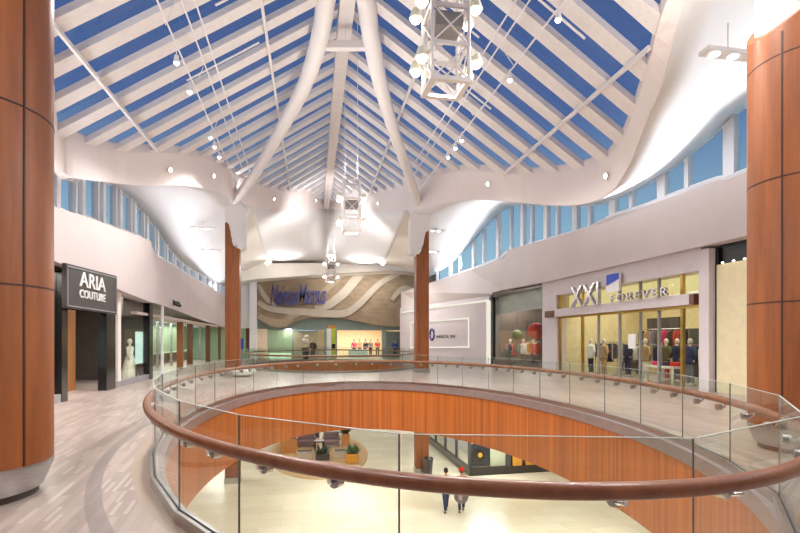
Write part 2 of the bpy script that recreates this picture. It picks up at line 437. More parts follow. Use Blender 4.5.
big_column(-3.53, 6.19, 'massive round cherry wood column at the left edge, near the railing', -1.0, -.44)
big_column(7.70, 6.42, 'massive round cherry wood column at the right edge, behind the railing', 1.0, -2.82)

# ------------------------------------------------------------------ SKYLIGHT geometry
S = .66; ZR = 12.4
def ridge_x(y): return 1.36 + .0208 * (y - 15)
def on_slope(px, py, side):
    r = ray(px, py); rx = r.x - .0208 * r.y; x0 = 1.36 - .0208 * 15
    # z = ZR - S*|x - xr(y)|
    d = (ZR - H + side * S * x0) / (r.z + side * S * rx)
    return at(px, py, d), d
LI = [(57, 138, 57, 174), (71, 141, 72, 177), (94, 148, 94, 180), (125, 153, 118, 183), (159, 152.5, 150, 185.5), (182, 154.6, 178, 185), (204, 160, 201, 188), (222, 167, 219, 193.5), (241, 178, 235, 199.5), (256, 185, 250, 206), (272, 189.6, 265, 209), (290, 191.6, 287, 211.6), (308, 192, 308, 210)]
RI = [(348, 194.5, 346, 210), (366, 195.5, 366, 212), (391, 191, 391, 211.5), (410, 185, 408, 210), (424, 180.5, 424, 207.5), (440, 175.5, 445, 203), (460, 171.5, 469, 199.5), (485.5, 172, 495, 200), (519.5, 175, 525, 202.5), (553.5, 174, 556, 205), (583, 169.5, 586, 203.5), (606.6, 161, 610, 193), (617, 148, 622, 179), (626, 135, 634, 157), (639, 100, 648, 120), (651, 60, 664, 81), (668, 0, 685, 0)]
inner, outer = [], []
for y in (-6, 0, 4):
    inner.append(V(-4.5, y, ZR - S * (ridge_x(y) + 4.5))); outer.append(V(-4.75, y, ZR - S * (ridge_x(y) + 4.5) - .75))
inner.append(V(-4.6, 9, 8.6)); outer.append(V(-4.9, 9, 7.75))
inner.append(V(-5.5, 12.3, 7.93)); outer.append(V(-5.75, 12.3, 7.1))
iL0 = len(inner)
for ix, iy, ox, oy in LI:
    p, d = on_slope(ix, iy, -1); inner.append(p); outer.append(at(ox, oy, d * 1.004))
iR = len(inner)
dm = 39.8
inner.append(at(327, 206, dm)); outer.append(at(327, 209, dm + .1)); iM = iR; iR += 1
for ix, iy, ox, oy in RI:
    p, d = on_slope(ix, iy, 1); inner.append(p); outer.append(at(ox, oy, d * 1.004))
iE = len(inner)
for x, y in ((6.35, 6.3), (5.9, 2), (5.9, -6)):
    inner.append(V(x, y, ZR - S * (x - ridge_x(y)))); outer.append(V(x + .36, y, ZR - S * (x - ridge_x(y)) - .1))
def smooth_curve(pts, sub=4):
    out = []
    for i in range(len(pts) - 1):
        p0 = pts[max(0, i - 1)]; p1 = pts[i]; p2 = pts[i + 1]; p3 = pts[min(len(pts) - 1, i + 2)]
        for k in range(sub):
            t = k / sub
            out.append(.5 * ((2 * p1) + (p2 - p0) * t + (2 * p0 - 5 * p1 + 4 * p2 - p3) * t * t + (3 * p1 - p0 - 3 * p2 + p3) * t ** 3))
    out.append(pts[-1]); return out
SUB = 4
def sm_parts(p):
    return smooth_curve(p[:iM], SUB) + [p[iM]] + smooth_curve(p[iR:], SUB)
inS, outS = sm_parts(inner), sm_parts(outer)
mb = MB(); mb.grid([[p + V(0, 0, .3) for p in inS], inS, outS]); struct(mb, 'ceiling_band', 'band', solid=.08, local=True)

# skylight: one thing, glass panes + rafters + purlins + ridge beam
poly = [(p.x, p.y) for p in inS]
def inside(x, y):
    c = False; n = len(poly); j = n - 1
    for i in range(n):
        xi, yi = poly[i]; xj, yj = poly[j]
        if (yi > y) != (yj > y) and x < (xj - xi) * (y - yi) / (yj - yi) + xi: c = not c
        j = i
    return c
sky = thing('skylight', (1.5, 12, 8.0), 'long gabled glass skylight with deep white rafters over the atrium', 'skylight')
for side in (-1, 1):
    g = MB()
    ys = [-6 + .5 * k for k in range(98)]; cells = []
    # the pane of each bay
    pitch = 1.15; y = -5.6
    while y < 40.5:
        yy0, yy1 = y, min(y + pitch, 41)
        def reach(yv):
            xr = ridge_x(yv); x = xr + side * .05; last = None
            while abs(x - xr) < 11:
                if not inside(x, yv): break
                last = x; x += side * .05
            return last
        ym = (yy0 + yy1) / 2; e0, e1 = reach(yy0), reach(yy1)
        if e0 is not None and abs(e0 - ridge_x(yy0)) > .3:
            e = e0 + side * .1; xr = ridge_x(yy0)
            zz = lambda x, yv: ZR - S * abs(x - ridge_x(yv))
            m2 = MB(); a = V(xr, yy0, zz(xr, yy0) + .02); b = V(e, yy0, zz(e, yy0) + .02)
            up = V(side * S, 0, 1).normalized()
            m2.bar(a + up * .08, b + up * .08, .45, .16, up)
            m2.build('rafter', 'rafter', sky)
            if e1 is not None:
                ee = e1 + side * .1; x1 = ridge_x(yy1)
                g.prism([V(xr, yy0, ZR + .22), V(e, yy0, zz(e, yy0) + .22), V(ee, yy1, zz(ee, yy1) + .22), V(x1, yy1, ZR + .22)], (0, 0, .03))
        y += pitch
    g.build('glass_pane', 'sky', sky)
    for off, y0, y1 in ((2.4, -4, 33), (6.3, 5 if side > 0 else 9.5, 22.5 if side > 0 else 20)):
        y0_, y1_ = y0, y1
        while not inside(ridge_x(y1_) + side * off, y1_): y1_ -= .3
        while not inside(ridge_x(y0_) + side * off, y0_): y0_ += .3
        p = lambda yv: V(ridge_x(yv) + side * off, yv, ZR - S * off - .06)
        MB().bar(p(y0_), p(y1_), .075, .1).build('purlin', 'steelw', sky)
    for off0, off1, yv in ((1.2, 3.4, 12.9), (3.0, 5.2, 10.6), (2.6, 4.6, 15.2), (4.2, 6.0, 8.4)):
        x0 = ridge_x(yv) + side * off0; x1 = ridge_x(yv) + side * off1
        if inside(x1, yv):
            MB().tube([V(x0, yv, ZR - S * off0 - .25), V(x1, yv, ZR - S * off1 - .25)], .028, 8).build('light_rod', 'steelw', sky)
MB().bar(V(ridge_x(-5.5), -5.5, ZR - .12), V(ridge_x(39.6), 39.6, ZR - .12), .46, .62).build('ridge_beam', 'rafter', sky)

# ------------------------------------------------------------------ thin columns, curved arms
def thin_column(x, y, side, label):
    """side -1 = left column; the wood is cut away in a swoop on the atrium side"""
    root = thing('slender_column', (x, y, -5.26), label, 'column', 'slender cherry wood columns')
    w = .34; s = -side
    top = 7.4
    prof = [(-w, -5.0), (w, -5.0), (w, 6.15)]
    for k in range(1, 7):
        a = k / 6 * pi / 2; prof.append((w - .42 * sin(a) * 1.0, 6.15 + .55 * (1 - cos(a)) ))
    prof += [(-w + .18, 7.3), (-w + .1, top), (-w, top)]
    mb = MB(); mb.prism([V(x + s * px, y - .28, z) for px, z in prof], (0, .56, 0)); mb.build('shaft', 'wood', root, bevel=.02)
    mb = MB(); mb.cbox((x, y, -5.13), (.74, .62, .26)); mb.build('steel_foot', 'steel', root)
    mb = MB(); mb.cbox((x, y, .11), (.76, .64, .22)); mb.build('floor_collar', 'steel', root)
    cp = [(w + .04, 6.05), (w + .3, 6.2), (w + .3, 8.0), (w + .05, 8.5), (-w, 8.6), (-w, top + .02), (-w + .1, top), (-w + .2, 7.2), (-.06, 6.72), (w - .25, 6.45), (w - .04, 6.2)]
    mb = MB(); mb.prism([V(x + s * px, y - .24, z) for px, z in cp], (0, .48, 0)); mb.build('capital', 'steelw', root, bevel=.02)
thin_column(-3.32, 25.65, -1, 'slender cherry wood column left of the atrium with a swept white capital')
thin_column(6.18, 25.65, 1, 'slender cherry wood column right of the atrium with a swept white capital')
DY = [(206, 24.3), (172, 22.3), (135, 20.2), (95, 18.3), (62, 16.9), (30, 15.8), (0, 15.0)]
def arm(xs, label, x0):
    pts = [at(px, py, d) for px, (py, d) in zip(xs, DY)]
    pts[0] = V(x0, 25.5, 8.45)
    e = pts[-1] + (pts[-1] - pts[-2]) * 1.3; e.z = min(e.z, ZR - .4); pts.append(e)
    c = smooth_curve(pts, 4)
    root = thing('curved_strut', pts[0], label, 'strut', 'curved white roof struts')
    mb = MB(); n = len(c)
    for i in range(n):
        pass
    rad = [.2 + .09 * min(1, i / (n * .6)) for i in range(n)]
    MB().tube(c, rad, 10).build('strut', 'steelw', root, smooth=True)
    return c, root
cl, rl = arm([236, 256, 278, 300, 313, 321.5, 326], 'curved white steel strut sweeping from the left slender column to the ridge', -3.25)
cr_, rr_ = arm([417, 408, 395, 383, 375.5, 370, 366], 'curved white steel strut sweeping from the right slender column to the ridge', 6.1)
def near_z(c, z): return min(c, key=lambda p: abs(p.z - z))
pa, pb = near_z(cl, 11.25), near_z(cr_, 11.25)
t = MB(); t.bar(pa, pb, .22, .24); tag(t.build('tie_beam', 'steelw'), 'short white tie beam joining the two curved struts under the ridge', 'beam')

# ------------------------------------------------------------------ clerestories and vaults
LW = [(57, 174, 209, 15.4), (85, 178, 217, None), (100, 181, 223, None), (115, 186, 228, None), (135, 204, 235, None), (148, 219, 243, None), (155, 228, 255, None), (162, 239, 259, None), (175, 257, 267, None), (189, 268, 276, 33.2), (206, 277, 286, 37), (226, 287, 298, 44.5)]
RW = [(743, 108, 172), (713, 135, 180), (672, 168, 195), (640, 187, 207), (612, 200, 216), (587, 205, 228), (552, 205, 238), (518.5, 204.5, 248), (507, 208, 252), (499, 213, 258, 36), (483, 230, 265, 38), (463, 251, 272, 40.5), (444, 268, 279, 43), (429, 276, 285, 45)]
def strip_pts(L, x):
    top, bot = [], []
    for row in L:
        px, yt, yb = row[:3]; d = row[3] if len(row) > 3 and row[3] else x / ray(px, yt).x
        top.append(at(px, yt, d)); bot.append(at(px, yb, d))
    return top, bot
lt, lb = strip_pts(LW, -7.4); rt, rb = strip_pts(RW, 14.3)
for L, xx in ((lt, -7.4), (lb, -7.4)):
    z = L[0].z; L[:0] = [V(xx, -6, z), V(xx, 4, z), V(xx, 10, z)]
for L, z in ((rt, 9.4), (rb, 7.3)):
    L[:0] = [V(14.3, -6, z), V(14.3, 4, z + .05), V(14.3, 10, z + .1)]
def clerestory(n, top, bot, outx, y_from, pat):
    T, B = smooth_curve(top, 5), smooth_curve(bot, 5)
    root = bpy.data.objects.new('window_%d' % n, None); COL.objects.link(root); root['kind'] = 'structure'
    root.location = (B[0].x, (B[0].y + B[-1].y) / 2, B[0].z)
    # glass
    g = MB(); g.grid([B, T]); g.build('glass', 'win', root)
    f = MB()
    f.tube(T, .07, 6); f.tube([b for b in B], .09, 6)
    def lerp_at(C, y):
        for i in range(len(C) - 1):
            if C[i].y <= y <= C[i + 1].y:
                k = (y - C[i].y) / max(1e-6, C[i + 1].y - C[i].y); return C[i].lerp(C[i + 1], k)
        return None
    y = y_from; k = 0
    while True:
        t, b = lerp_at(T, y), lerp_at(B, y)
        if t is None or b is None: break
        w = pat[k % len(pat)][0]
        f.box((t.x - .12, y - w / 2, b.z), (t.x + .12, y + w / 2, t.z))
        y += pat[k % len(pat)][1]; k += 1
    f.build('frame', 'white', root)
    return T, B
LT, LB = clerestory(1, lt, lb, -7.4, 8, [(.26, 1.25), (.12, .55)])
RT, RB = clerestory(2, rt, rb, 14.3, 8, [(.45, 1.9), (.2, 1.35)])
def resample(C, n):
    cum = [0]
    for i in range(len(C) - 1): cum.append(cum[-1] + (C[i + 1] - C[i]).length)
    out = []; j = 0
    for k in range(n):
        L = cum[-1] * k / (n - 1)
        while j < len(C) - 2 and cum[j + 1] < L: j += 1
        u = (L - cum[j]) / max(1e-9, cum[j + 1] - cum[j]); out.append(C[j].lerp(C[j + 1], min(1, u)))
    return out
def vault(name, a, b, m='white', n=48, rows=7, bulge=.25):
    A, B = resample(a, n), resample(b, n); g = []
    for r in range(rows):
        u = r / (rows - 1); g.append([A[k].lerp(B[k], u) + V(0, 0, bulge * sin(pi * u)) for k in range(n)])
    mb = MB(); mb.grid(g); return struct(mb, name, m, smooth='all', local=True, solid=.06)
iLend = (iL0 + 9) * SUB          # ribbon index near x = 250 px
leftR = outS[:iLend + 1]; midR_i = len(smooth_curve(outer[:iM], SUB)) + 1
rightAll = outS[midR_i:]
iRs = 3 * SUB
farL = outS[iLend:midR_i - 1]; farR = outS[midR_i:midR_i + iRs + 1]
rightR = rightAll[iRs:]
# pair by station so that rulings run straight across the vault
def split_vault(name, rib, win, keys, m='white'):
    """keys = [(rib index fraction, win index fraction)] segments"""
    g = []
    A, B = [], []
    for (a0, b0), (a1, b1) in zip(keys[:-1], keys[1:]):
        ra, wb = rib[a0:a1 + 1], win[b0:b1 + 1]
        A += resample(ra, 14)[:-1]; B += resample(wb, 14)[:-1]
    A.append(rib[keys[-1][0]]); B.append(win[keys[-1][1]])
    rows = 8
    for r in range(rows):
        u = r / (rows - 1); g.append([A[k].lerp(B[k], u) + V(0, 0, .25 * sin(pi * u)) for k in range(len(A))])
    mb = MB(); mb.grid(g); return struct(mb, name, m, smooth='all', local=True, solid=.06)
def nearest_y(C, y): return min(range(len(C)), key=lambda i: abs(C[i].y - y))
split_vault('ceiling_left', leftR, LT, [(0, 0), (nearest_y(leftR, 9), nearest_y(LT, 9)), (nearest_y(leftR, 15), nearest_y(LT, 16)), (nearest_y(leftR, 22), nearest_y(LT, 26)), (len(leftR) - 1, len(LT) - 1)])
rr = list(reversed(rightR))
split_vault('ceiling_right', rr, RT, [(0, 0), (nearest_y(rr, 9), nearest_y(RT, 10)), (nearest_y(rr, 14), nearest_y(RT, 18)), (nearest_y(rr, 20), nearest_y(RT, 28)), (len(rr) - 1, len(RT) - 1)])
# recess towards the department store
far_top = farL + [outS[midR_i - 1]] + farR
hb = [at(268 + (384 - 268) * k / 20, 264, 44.0) for k in range(21)]
vault('ceiling_far', far_top, hb, 'white', 40, 6, 0)
p0 = far_top[0]; p1 = far_top[-1]
mb = MB(); mb.grid([[p0, at(268, 264, 44.0)], [p0.lerp(LT[-1], .5), at(250, 272, 44.3)], [LT[-1], at(226, 281, 45)]]); struct(mb, 'wall_far_left', 'cream', local=True, solid=.08)
mb = MB(); mb.grid([[p1, at(384, 264, 44.0)], [p1.lerp(RT[-1], .5), at(405, 268, 44.3)], [RT[-1], at(431, 272, 45)]]); struct(mb, 'wall_far_right', 'cream', local=True, solid=.08)
hd = [(222, 263), (300, 263), (432, 263), (432, 274), (400, 270.5), (380, 271), (330, 274), (300, 276), (257, 279), (222, 284)]
mb = MB(); mb.prism([at_y(px, py, 44.0) for px, py in hd], (0, 2.3, 0)); struct(mb, 'trim_5', 'cream', local=True)
# ------------------------------------------------------------------ bulkheads above the shops
def slab(name, pts, vec, m):
    mb = MB(); mb.prism(pts, vec); return struct(mb, name, m, local=True)
XL = -6.45
near = [V(-6.2, -6, 5.0), V(-6.2, 6, 5.0)] + [at_x(px, py, -6.2) for px, py in ((57, 208), (80, 214.5), (100, 221.5), (125, 231), (151, 241))] + [at_x(px, py, -6.2) for px, py in ((157, 293), (153, 303), (125, 292), (100, 281), (57, 262))] + [V(-6.2, 6, 4.0), V(-6.2, -6, 4.2)]
slab('trim_6', near, (-1.25, 0, 0), 'beige')
far = [at(px, py, d) for px, py, d in ((152, 253, 21.6), (162, 259, 23.2), (190, 276, 29.4), (226, 297, 43.5), (231, 298.5, 46))] + [at(px, py, d) for px, py, d in ((231, 329, 46), (226, 328, 43.5), (205, 321, 33.5), (180, 311.5, 27), (160, 304.5, 23), (152, 302.5, 21.6))]
slab('trim_7', far, (-1.3, 0, 0), 'beige')
XR = 13.2
nearR = [V(12.9, -6, 6.9), V(12.9, 8, 6.9)] + [at_x(px, py, 12.9) for px, py in ((749, 171), (680, 197), (611, 221), (540, 241), (507, 250), (502, 290), (545, 282), (620, 264.5), (749, 235))] + [V(12.9, 8, 4.7), V(12.9, -6, 4.7)]
slab('trim_8', nearR, (1.5, 0, 0), 'beige')
farR2 = [at(px, py, d) for px, py, d in ((508, 257, 34.0), (470, 270, 38.5), (429, 284, 44.2), (401, 292, 45.4), (401, 312.5, 45.4), (429, 307.5, 43.2), (488, 297.5, 35.6), (508, 294, 34.0))]
slab('trim_9', farR2, (1.3, .6, 0), 'beige')
# walls behind
struct(MB().grid([[V(p.x - .02, p.y, 3.2) for p in LB], LB]), 'wall_left', 'beige', local=True, solid=.08)
struct(MB().grid([[V(p.x + .02, p.y, 4.4) for p in RB], RB]), 'wall_right', 'beige', local=True, solid=.08)
struct(MB().box((-20, -7.3, -5.3), (22, -7, 13.5)), 'wall_near', 'beige', local=True)

# ------------------------------------------------------------------ LEFT SHOPS
def yx(px, x):          # y of a wall x = const seen at column px
    r = ray(px, 300); return r.y * x / r.x
def zx(px, py, x): return at_x(px, py, x).z
X = XL
# boutique with the charcoal sign
y_a, y_b, y_c, y_d, y_e = yx(57, X), yx(66, X), yx(115, X), yx(149, X), yx(152.5, X)
yd0, yd1 = yx(70, X), yx(107, X)
shop = thing('boutique_front', (X, (y_a + y_e) / 2, 0), 'black boutique shopfront with charcoal sign on the left side', 'shopfront')
f = MB()
for ya, yb in ((yx(61, X), yx(67, X)), (yx(106, X), yx(115, X)), (yx(149.2, X), yx(152.5, X))):
    f.box((X - .25, ya, 0), (X + .02, yb, 3.9 if ya < 15 else 3.55))
f.box((X - .25, yx(66, X), 2.62), (X + .02, yx(115, X), 3.0))
f.box((X - .25, 6, 0), (X + .02, 6.3, 3.9)); f.box((X - .2, 6, 3.55), (X, y_d, 3.75))
f.build('frame', 'black', shop)
sg = MB(); z0, z1 = 2.66, 3.86
s0, s1 = yx(66.5, X + .36), yx(117, X + .36)
zt0, zt1 = zx(66.5, 263, X + .36), zx(117, 276, X + .36); zb = zx(66.5, 307.5, X + .36)
sg.prism([V(X + .25, s0, zb), V(X + .25, s1, zb), V(X + .25, s1, zt1 - .0), V(X + .25, s0, zt0)], (.1, 0, 0))
sign = sg.build('sign', 'charcoal', shop)
bd = MB(); q = [V(X + .36, s0 + .06, zb + .06), V(X + .36, s1 - .06, zb + .06), V(X + .36, s1 - .06, zt1 - .07), V(X + .36, s0 + .06, zt0 - .07)]
for i in range(4): bd.bar(q[i], q[(i + 1) % 4], .03, .03)
bd.build('border', 'grey', sign)
ly0, ly1 = yx(80, X + .37), yx(105.5, X + .37)
text_mb('ARIA', ly1 - ly0, .42, .03, (X + .352, ly0, zx(93, 289, X + .37)), (0, 1, 0), (0, 0, 1)).build('lettering', 'letter', sign)
text_mb('COUTURE', ly1 - ly0, .235, .03, (X + .352, ly0, zx(93, 299.8, X + .37)), (0, 1, 0), (0, 0, 1)).build('lettering', 'letter', sign)
g = MB(); g.box((X - .12, yx(115, X), .25), (X - .1, yx(149.2, X), 3.4)); g.build('display_glass', 'shopglass', shop)
g = MB(); g.box((X - .12, 6.3, .25), (X - .1, yx(61, X), 3.6)); g.build('display_glass', 'shopglass', shop)
b = MB(); b.box((X - .2, yx(115, X), 0), (X, yx(149.2, X), .22)); b.box((X - .2, 6.3, 0), (X, yx(61, X), .22)); b.build('plinth', 'grey', shop)
hp = MB(); hp.box((X - .4, yx(123, X - .3), 2.62), (X - .3, yx(148, X - .3), 3.4)); hp.build('header_panel', 'brown', shop)
for ya, yb in ((yx(136.5, X - .3), yx(147.5, X - .3)), (yx(53, X - .72), yx(60.5, X - .72))):
    w = MB(); k_ = X - .3 if ya > 20 else X - .72; w.box((k_ - .05, ya, .7), (k_, yb, 2.05)); w.build('frosted_panel', 'mint', shop)
    w = MB(); w.box((k_ - .04, ya, .05), (k_, yb, .68)); w.build('dark_panel', 'brown', shop)
wd = MB(); wd.box((X - 1.2, yx(66, X - 1.1), 0), (X - 1.1, yx(75.5, X - 1.1), 2.7)); wd.build('door_jamb', 'orange', shop)
cp_ = MB(); cp_.box((X - .1, yx(117.5, X), .22), (X + .02, yx(120.5, X), 3.5)); cp_.build('cream_mullion', 'cream', shop)
dr = MB(); dr.box((X - 1.3, yx(78, X), 0), (X - 1.24, yx(101, X), 2.6)); door = dr.build('door', 'black', shop)
hb_ = MB(); hb_.tube([V(X - 1.2, yx(98, X), .9), V(X - 1.2, yx(98, X), 1.5)], .025, 8); hb_.build('handle', 'steel', door)
dg = MB(); dg.box((X - 1.3, yx(101.5, X), 0), (X - 1.26, yx(104, X), 2.6)); dg.build('door_glass', 'grey', shop)
# room behind
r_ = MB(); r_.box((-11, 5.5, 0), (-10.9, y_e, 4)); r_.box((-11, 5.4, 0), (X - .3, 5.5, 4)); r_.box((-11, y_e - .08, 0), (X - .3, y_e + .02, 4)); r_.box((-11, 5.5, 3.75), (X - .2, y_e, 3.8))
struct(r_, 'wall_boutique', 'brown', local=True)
# dress on a stand
def mannequin(name, loc, label, cat, cloth, dress=False, rz=0, parts=('shirt',), group=None, sc_=1.0):
    root = thing(name, loc, label, cat, group, rz)
    b = MB()
    prof = [(.13, .86), (.16, .98), (.115, 1.1), (.125, 1.22), (.165, 1.34), (.15, 1.42), (.06, 1.47), (.045, 1.53)]
    b.lathe([(r * sc_, z * sc_) for r, z in prof], (0, 0, 0), 16, 1.1, .72)
    b.ball((0, .01, 1.64 * sc_), .105 * sc_, 10, (.82, .95, 1.2))
    for sx in (-1, 1):
        b.tube([V(sx * .19, 0, 1.4) * sc_, V(sx * .25, .02, 1.15) * sc_, V(sx * .24, -.06, .88) * sc_], [.05 * sc_, .04 * sc_, .026 * sc_], 8)
        b.tube([V(sx * .09, 0, .9) * sc_, V(sx * .1, -.01, .5) * sc_, V(sx * .1, .02, .1) * sc_], [.085 * sc_, .06 * sc_, .04 * sc_], 8)
        b.tube([V(sx * .1, .02, .06) * sc_, V(sx * .1, -.12, .04) * sc_], [.045 * sc_, .03 * sc_], 8)
    b.build('body', 'mann', root, smooth='all', local=True)
    if dress:
        d = MB(); n = 40; rows = []
        for r, z in ((.42, .02), (.36, .3), (.28, .65), (.19, .95), (.13, 1.1), (.145, 1.24), (.175, 1.36), (.15, 1.42)):
            rows.append([V(cos(2 * pi * k / n) * r * (1 + .07 * sin(k * pi / 2) * max(0, 1 - z)), sin(2 * pi * k / n) * r * .85 * (1 + .07 * sin(k * pi / 2) * max(0, 1 - z)), z) for k in range(n)] )
            rows[-1].append(rows[-1][0].copy())
        d.grid(rows); d.build('dress', cloth, root, smooth='all', local=True, solid=.012)
    else:
        d = MB(); d.lathe([(.17, .8), (.18, .98), (.15, 1.1), (.16, 1.22), (.195, 1.36), (.17, 1.44), (.07, 1.475)], (0, 0, 0), 18, 1.12, .8)
        for sx in (-1, 1): d.tube([V(sx * .18, 0, 1.4), V(sx * .255, .02, 1.15), V(sx * .245, -.05, .95)], [.075, .06, .05], 8)
        d.build('top', cloth[0], root, smooth='all', local=True)
        d = MB()
        for sx in (-1, 1): d.tube([V(sx * .085, 0, .92), V(sx * .1, -.01, .5), V(sx * .1, .02, .1)], [.115, .08, .065], 10)
        d.build('trousers', cloth[1], root, smooth='all', local=True)
    p = MB(); p.lathe([(.24, -.0), (.24, .02)], (0, 0, 0), 20); p.build('base', 'chrome', root, local=True)
    return root
mannequin('mannequin', (X - .62, yx(130.5, X - .6), .0), 'mannequin in a long ivory gown in the boutique window', 'mannequin', 'ivory', True, pi / 2)

X_B, Y_B = X, yx(133, X)
# recessed green shop front beyond the boutique
XG = -8.5
yg0, yg1 = y_e + .1, 46.0
green = thing('green_shopfront', (XG, 33, 0), 'recessed glass shopfront with glowing green wall on the left side', 'shopfront')
g = MB(); g.box((XG - 1.4, yg0, .75), (XG - 1.3, yg1, 2.9)); g.build('green_wall', 'green', green)
g = MB(); g.box((XG - 1.28, yg0, .75), (XG - 1.2, yg1, .84)); g.build('light_strip', 'lit', green)
g = MB(); g.box((XG - 1.4, yg0, 0), (XG - 1.1, yg1, .75)); g.build('dado', 'darkwood', green)
g = MB(); g.box((XG, yg0, .05), (XG + .02, yg1, 3.0)); g.build('shop_glass', 'shopglass', green)
g = MB(); g.box((XG - .2, yg0, 2.9), (XG + .1, yg1, 4.0)); g.build('header', 'tan', green)
for k in range(7):
    y = yg0 + 2 + k * 3.2; g = MB(); g.box((XG - .06, y - .05, 0), (XG + .08, y + .05, 3.0)); g.build('mullion', 'grey', green)
g = MB(); g.box((XL - .1, yx(163, XL), 0), (XL - .02, yx(164.3, XL), zx(163.5, 305, XL))); tag(g.build('white_post', 'white'), 'slim white post just beyond the black boutique front', 'post')
g = MB(); g.box((XL - .06, y_e + .05, .0), (XL - .04, yx(162, XL), 3.3)); tag(g.build('side_glass', 'shopglass'), 'tall dark glass pane between the boutique and the slim white post', 'glass pane')
g = MB(); g.box((-7.8, yg0 - 2, 2.75), (-6.5, yg1, 2.85)); struct(g, 'ceiling_arcade', 'tan', local=True)
for i, (px, d, yt, lab) in enumerate(((180, 29.5, 311, 'nearest wooden post in front of the green shopfront'), (190, 33, 320, 'second wooden post in front of the green shopfront'), (208, 36.5, 313, 'third wooden post in front of the green shopfront'), (219.5, 40.5, 320, 'farthest slim post before the green shopfront, beside the left slender column'))):
    p = at(px, 340, d); w = (.3, .32, .28, .2)[i]
    root = thing('wooden_post', (p.x, p.y, 0), lab, 'post', 'wooden posts of the left arcade')
    m = MB(); m.box((p.x - w / 2, p.y - w / 2, .12), (p.x + w / 2, p.y + w / 2, 2.76)); m.build('shaft', 'darkwood' if i else 'wood', root)
    m = MB(); m.box((p.x - w / 2 - .02, p.y - w / 2 - .02, 0), (p.x + w / 2 + .02, p.y + w / 2 + .02, .12)); m.build('foot', 'steel', root)
# hanging black spot cluster
p = at(176, 305, 26)
root = thing('spotlight_cluster', (p.x, p.y, p.z), 'cluster of small black spotlights hanging under the left bulkhead', 'spotlight')
m = MB(); m.tube([p + V(0, -.7, .2), p + V(0, .7, .2)], .03, 8); m.build('track', 'black', root)
for k in (-.5, 0, .5):
    m = MB(); a = p + V(0, k, .17); m.tube([a, a + V(.1, -.1, -.2)], [.06, .09], 10); m.build('spot_head', 'black', root)

# ------------------------------------------------------------------ FAR END: department store
YN = 46.5
def ny(px, py, y=YN): return at_y(px, py, y)
store = thing('store_facade', (2.2, YN, 0), 'taupe wave relief store facade at the far end of the hall', 'shopfront')
top = [(250, 262), (440, 255)]
edge = [(440, 329), (400, 327), (380, 326), (360, 322), (344, 319), (330, 318), (310, 318), (294, 322), (286, 328), (270, 326), (257, 318)]
m = MB(); m.prism([ny(px, py) for px, py in [(257, 262), (440, 262)] + edge], (0, .35, 0)); relief = m.build('relief_panel', 'taupe', store)
def wave(cen, wid, mname, dy=-.1):
    pts = smooth_curve([V(x, y, 0) for x, y in cen], 6); rows = [[], []]; n = len(pts)
    for i, p in enumerate(pts):
        a = pts[max(0, i - 1)]; b = pts[min(n - 1, i + 1)]; t = (b - a).normalized(); nn = V(-t.y, t.x, 0)
        w = wid * (.35 + .65 * sin(pi * min(1, .15 + i / n * .8)))
        rows[0].append(ny(p.x + nn.x * w, p.y + nn.y * w, YN + dy)); rows[1].append(ny(p.x - nn.x * w, p.y - nn.y * w, YN + dy))
    mb = MB(); mb.grid(rows); return mb.build('wave_band', M[mname], relief, solid=.08)
wave([(258, 302), (268, 308), (285, 311), (305, 312), (325, 313.5), (345, 313), (358, 305), (370, 293), (382, 282), (400, 273), (418, 268)], 3.6, 'wave')
wave([(315, 308), (330, 304), (345, 292), (355, 280), (365, 270), (372, 264)], 4.6, 'wave')
wave([(258, 284), (262, 292), (268, 300), (276, 306)], 2.4, 'wave')
wave([(259, 316), (270, 322), (284, 323), (292, 316), (304, 312)], 4, 'wave2', -.06)
wave([(300, 300), (318, 296), (332, 284), (345, 272), (352, 265)], 2.8, 'wave2', -.06)
wave([(392, 300), (398, 292), (405, 288), (415, 290)], 2.5, 'wave')
a, b = ny(270.5, 306), ny(326, 306)
text_mb('Neiman', (b.x - a.x) * .49, ny(300, 284.5).z - ny(300, 305).z, .12, (a.x, YN - .28, ny(300, 306).z), (1, 0, 0), (0, 0, 1), .3, .85, .006).build('lettering', 'blue', relief)
text_mb('Marcus', (b.x - a.x) * .51, ny(300, 284).z - ny(300, 303.5).z, .12, (a.x + (b.x - a.x) * .49, YN - .28, ny(300, 304).z), (1, 0, 0), (0, 0, 1), .3, .85, .006).build('lettering', 'blue', relief)
m = MB(); zt, zb_ = ny(300, 316).z, ny(300, 330).z
m.box((ny(257, 0, YN).x, YN + .38, zb_), (ny(440, 0).x, YN + .6, zt + .6)); m.build('fascia', 'teal', store)
def wallbox(px0, px1, py0, y0, th, mname, name, z0=0, parent=None):
    x0, x1 = ny(px0, 0, y0).x, ny(px1, 0, y0).x
    mb = MB(); mb.box((x0, y0, z0), (x1, y0 + th, ny(300, py0, y0).z)); return mb.build(name, mname, parent)
wallbox(257, 267, 329, YN + .2, .3, 'warm', 'cream_panel', parent=store)
wallbox(267.5, 292, 329, YN + .4, .2, 'green', 'green_panel', parent=store)
wallbox(292, 294, 330, YN + .3, .3, 'teal', 'mullion', parent=store)
wallbox(294, 325, 331, YN + 1.2, .1, 'warm', 'display_back', parent=store)
wallbox(324, 337, 330, YN + .4, .3, 'teal', 'pier', parent=store)
wallbox(382, 386, 330, YN + .3, .3, 'teal', 'mullion', parent=store)
wallbox(386, 400, 331, YN + 1.3, .1, 'teal', 'display_back', parent=store)
m = MB(); m.box((ny(294, 0).x, YN + .45, .1), (ny(324, 0).x, YN + .47, 2.6)); m.build('display_glass', 'shopglass', store)
m = MB(); m.box((ny(386, 0).x, YN + .45, .1), (ny(402, 0).x, YN + .47, 2.6)); m.build('display_glass', 'shopglass', store)
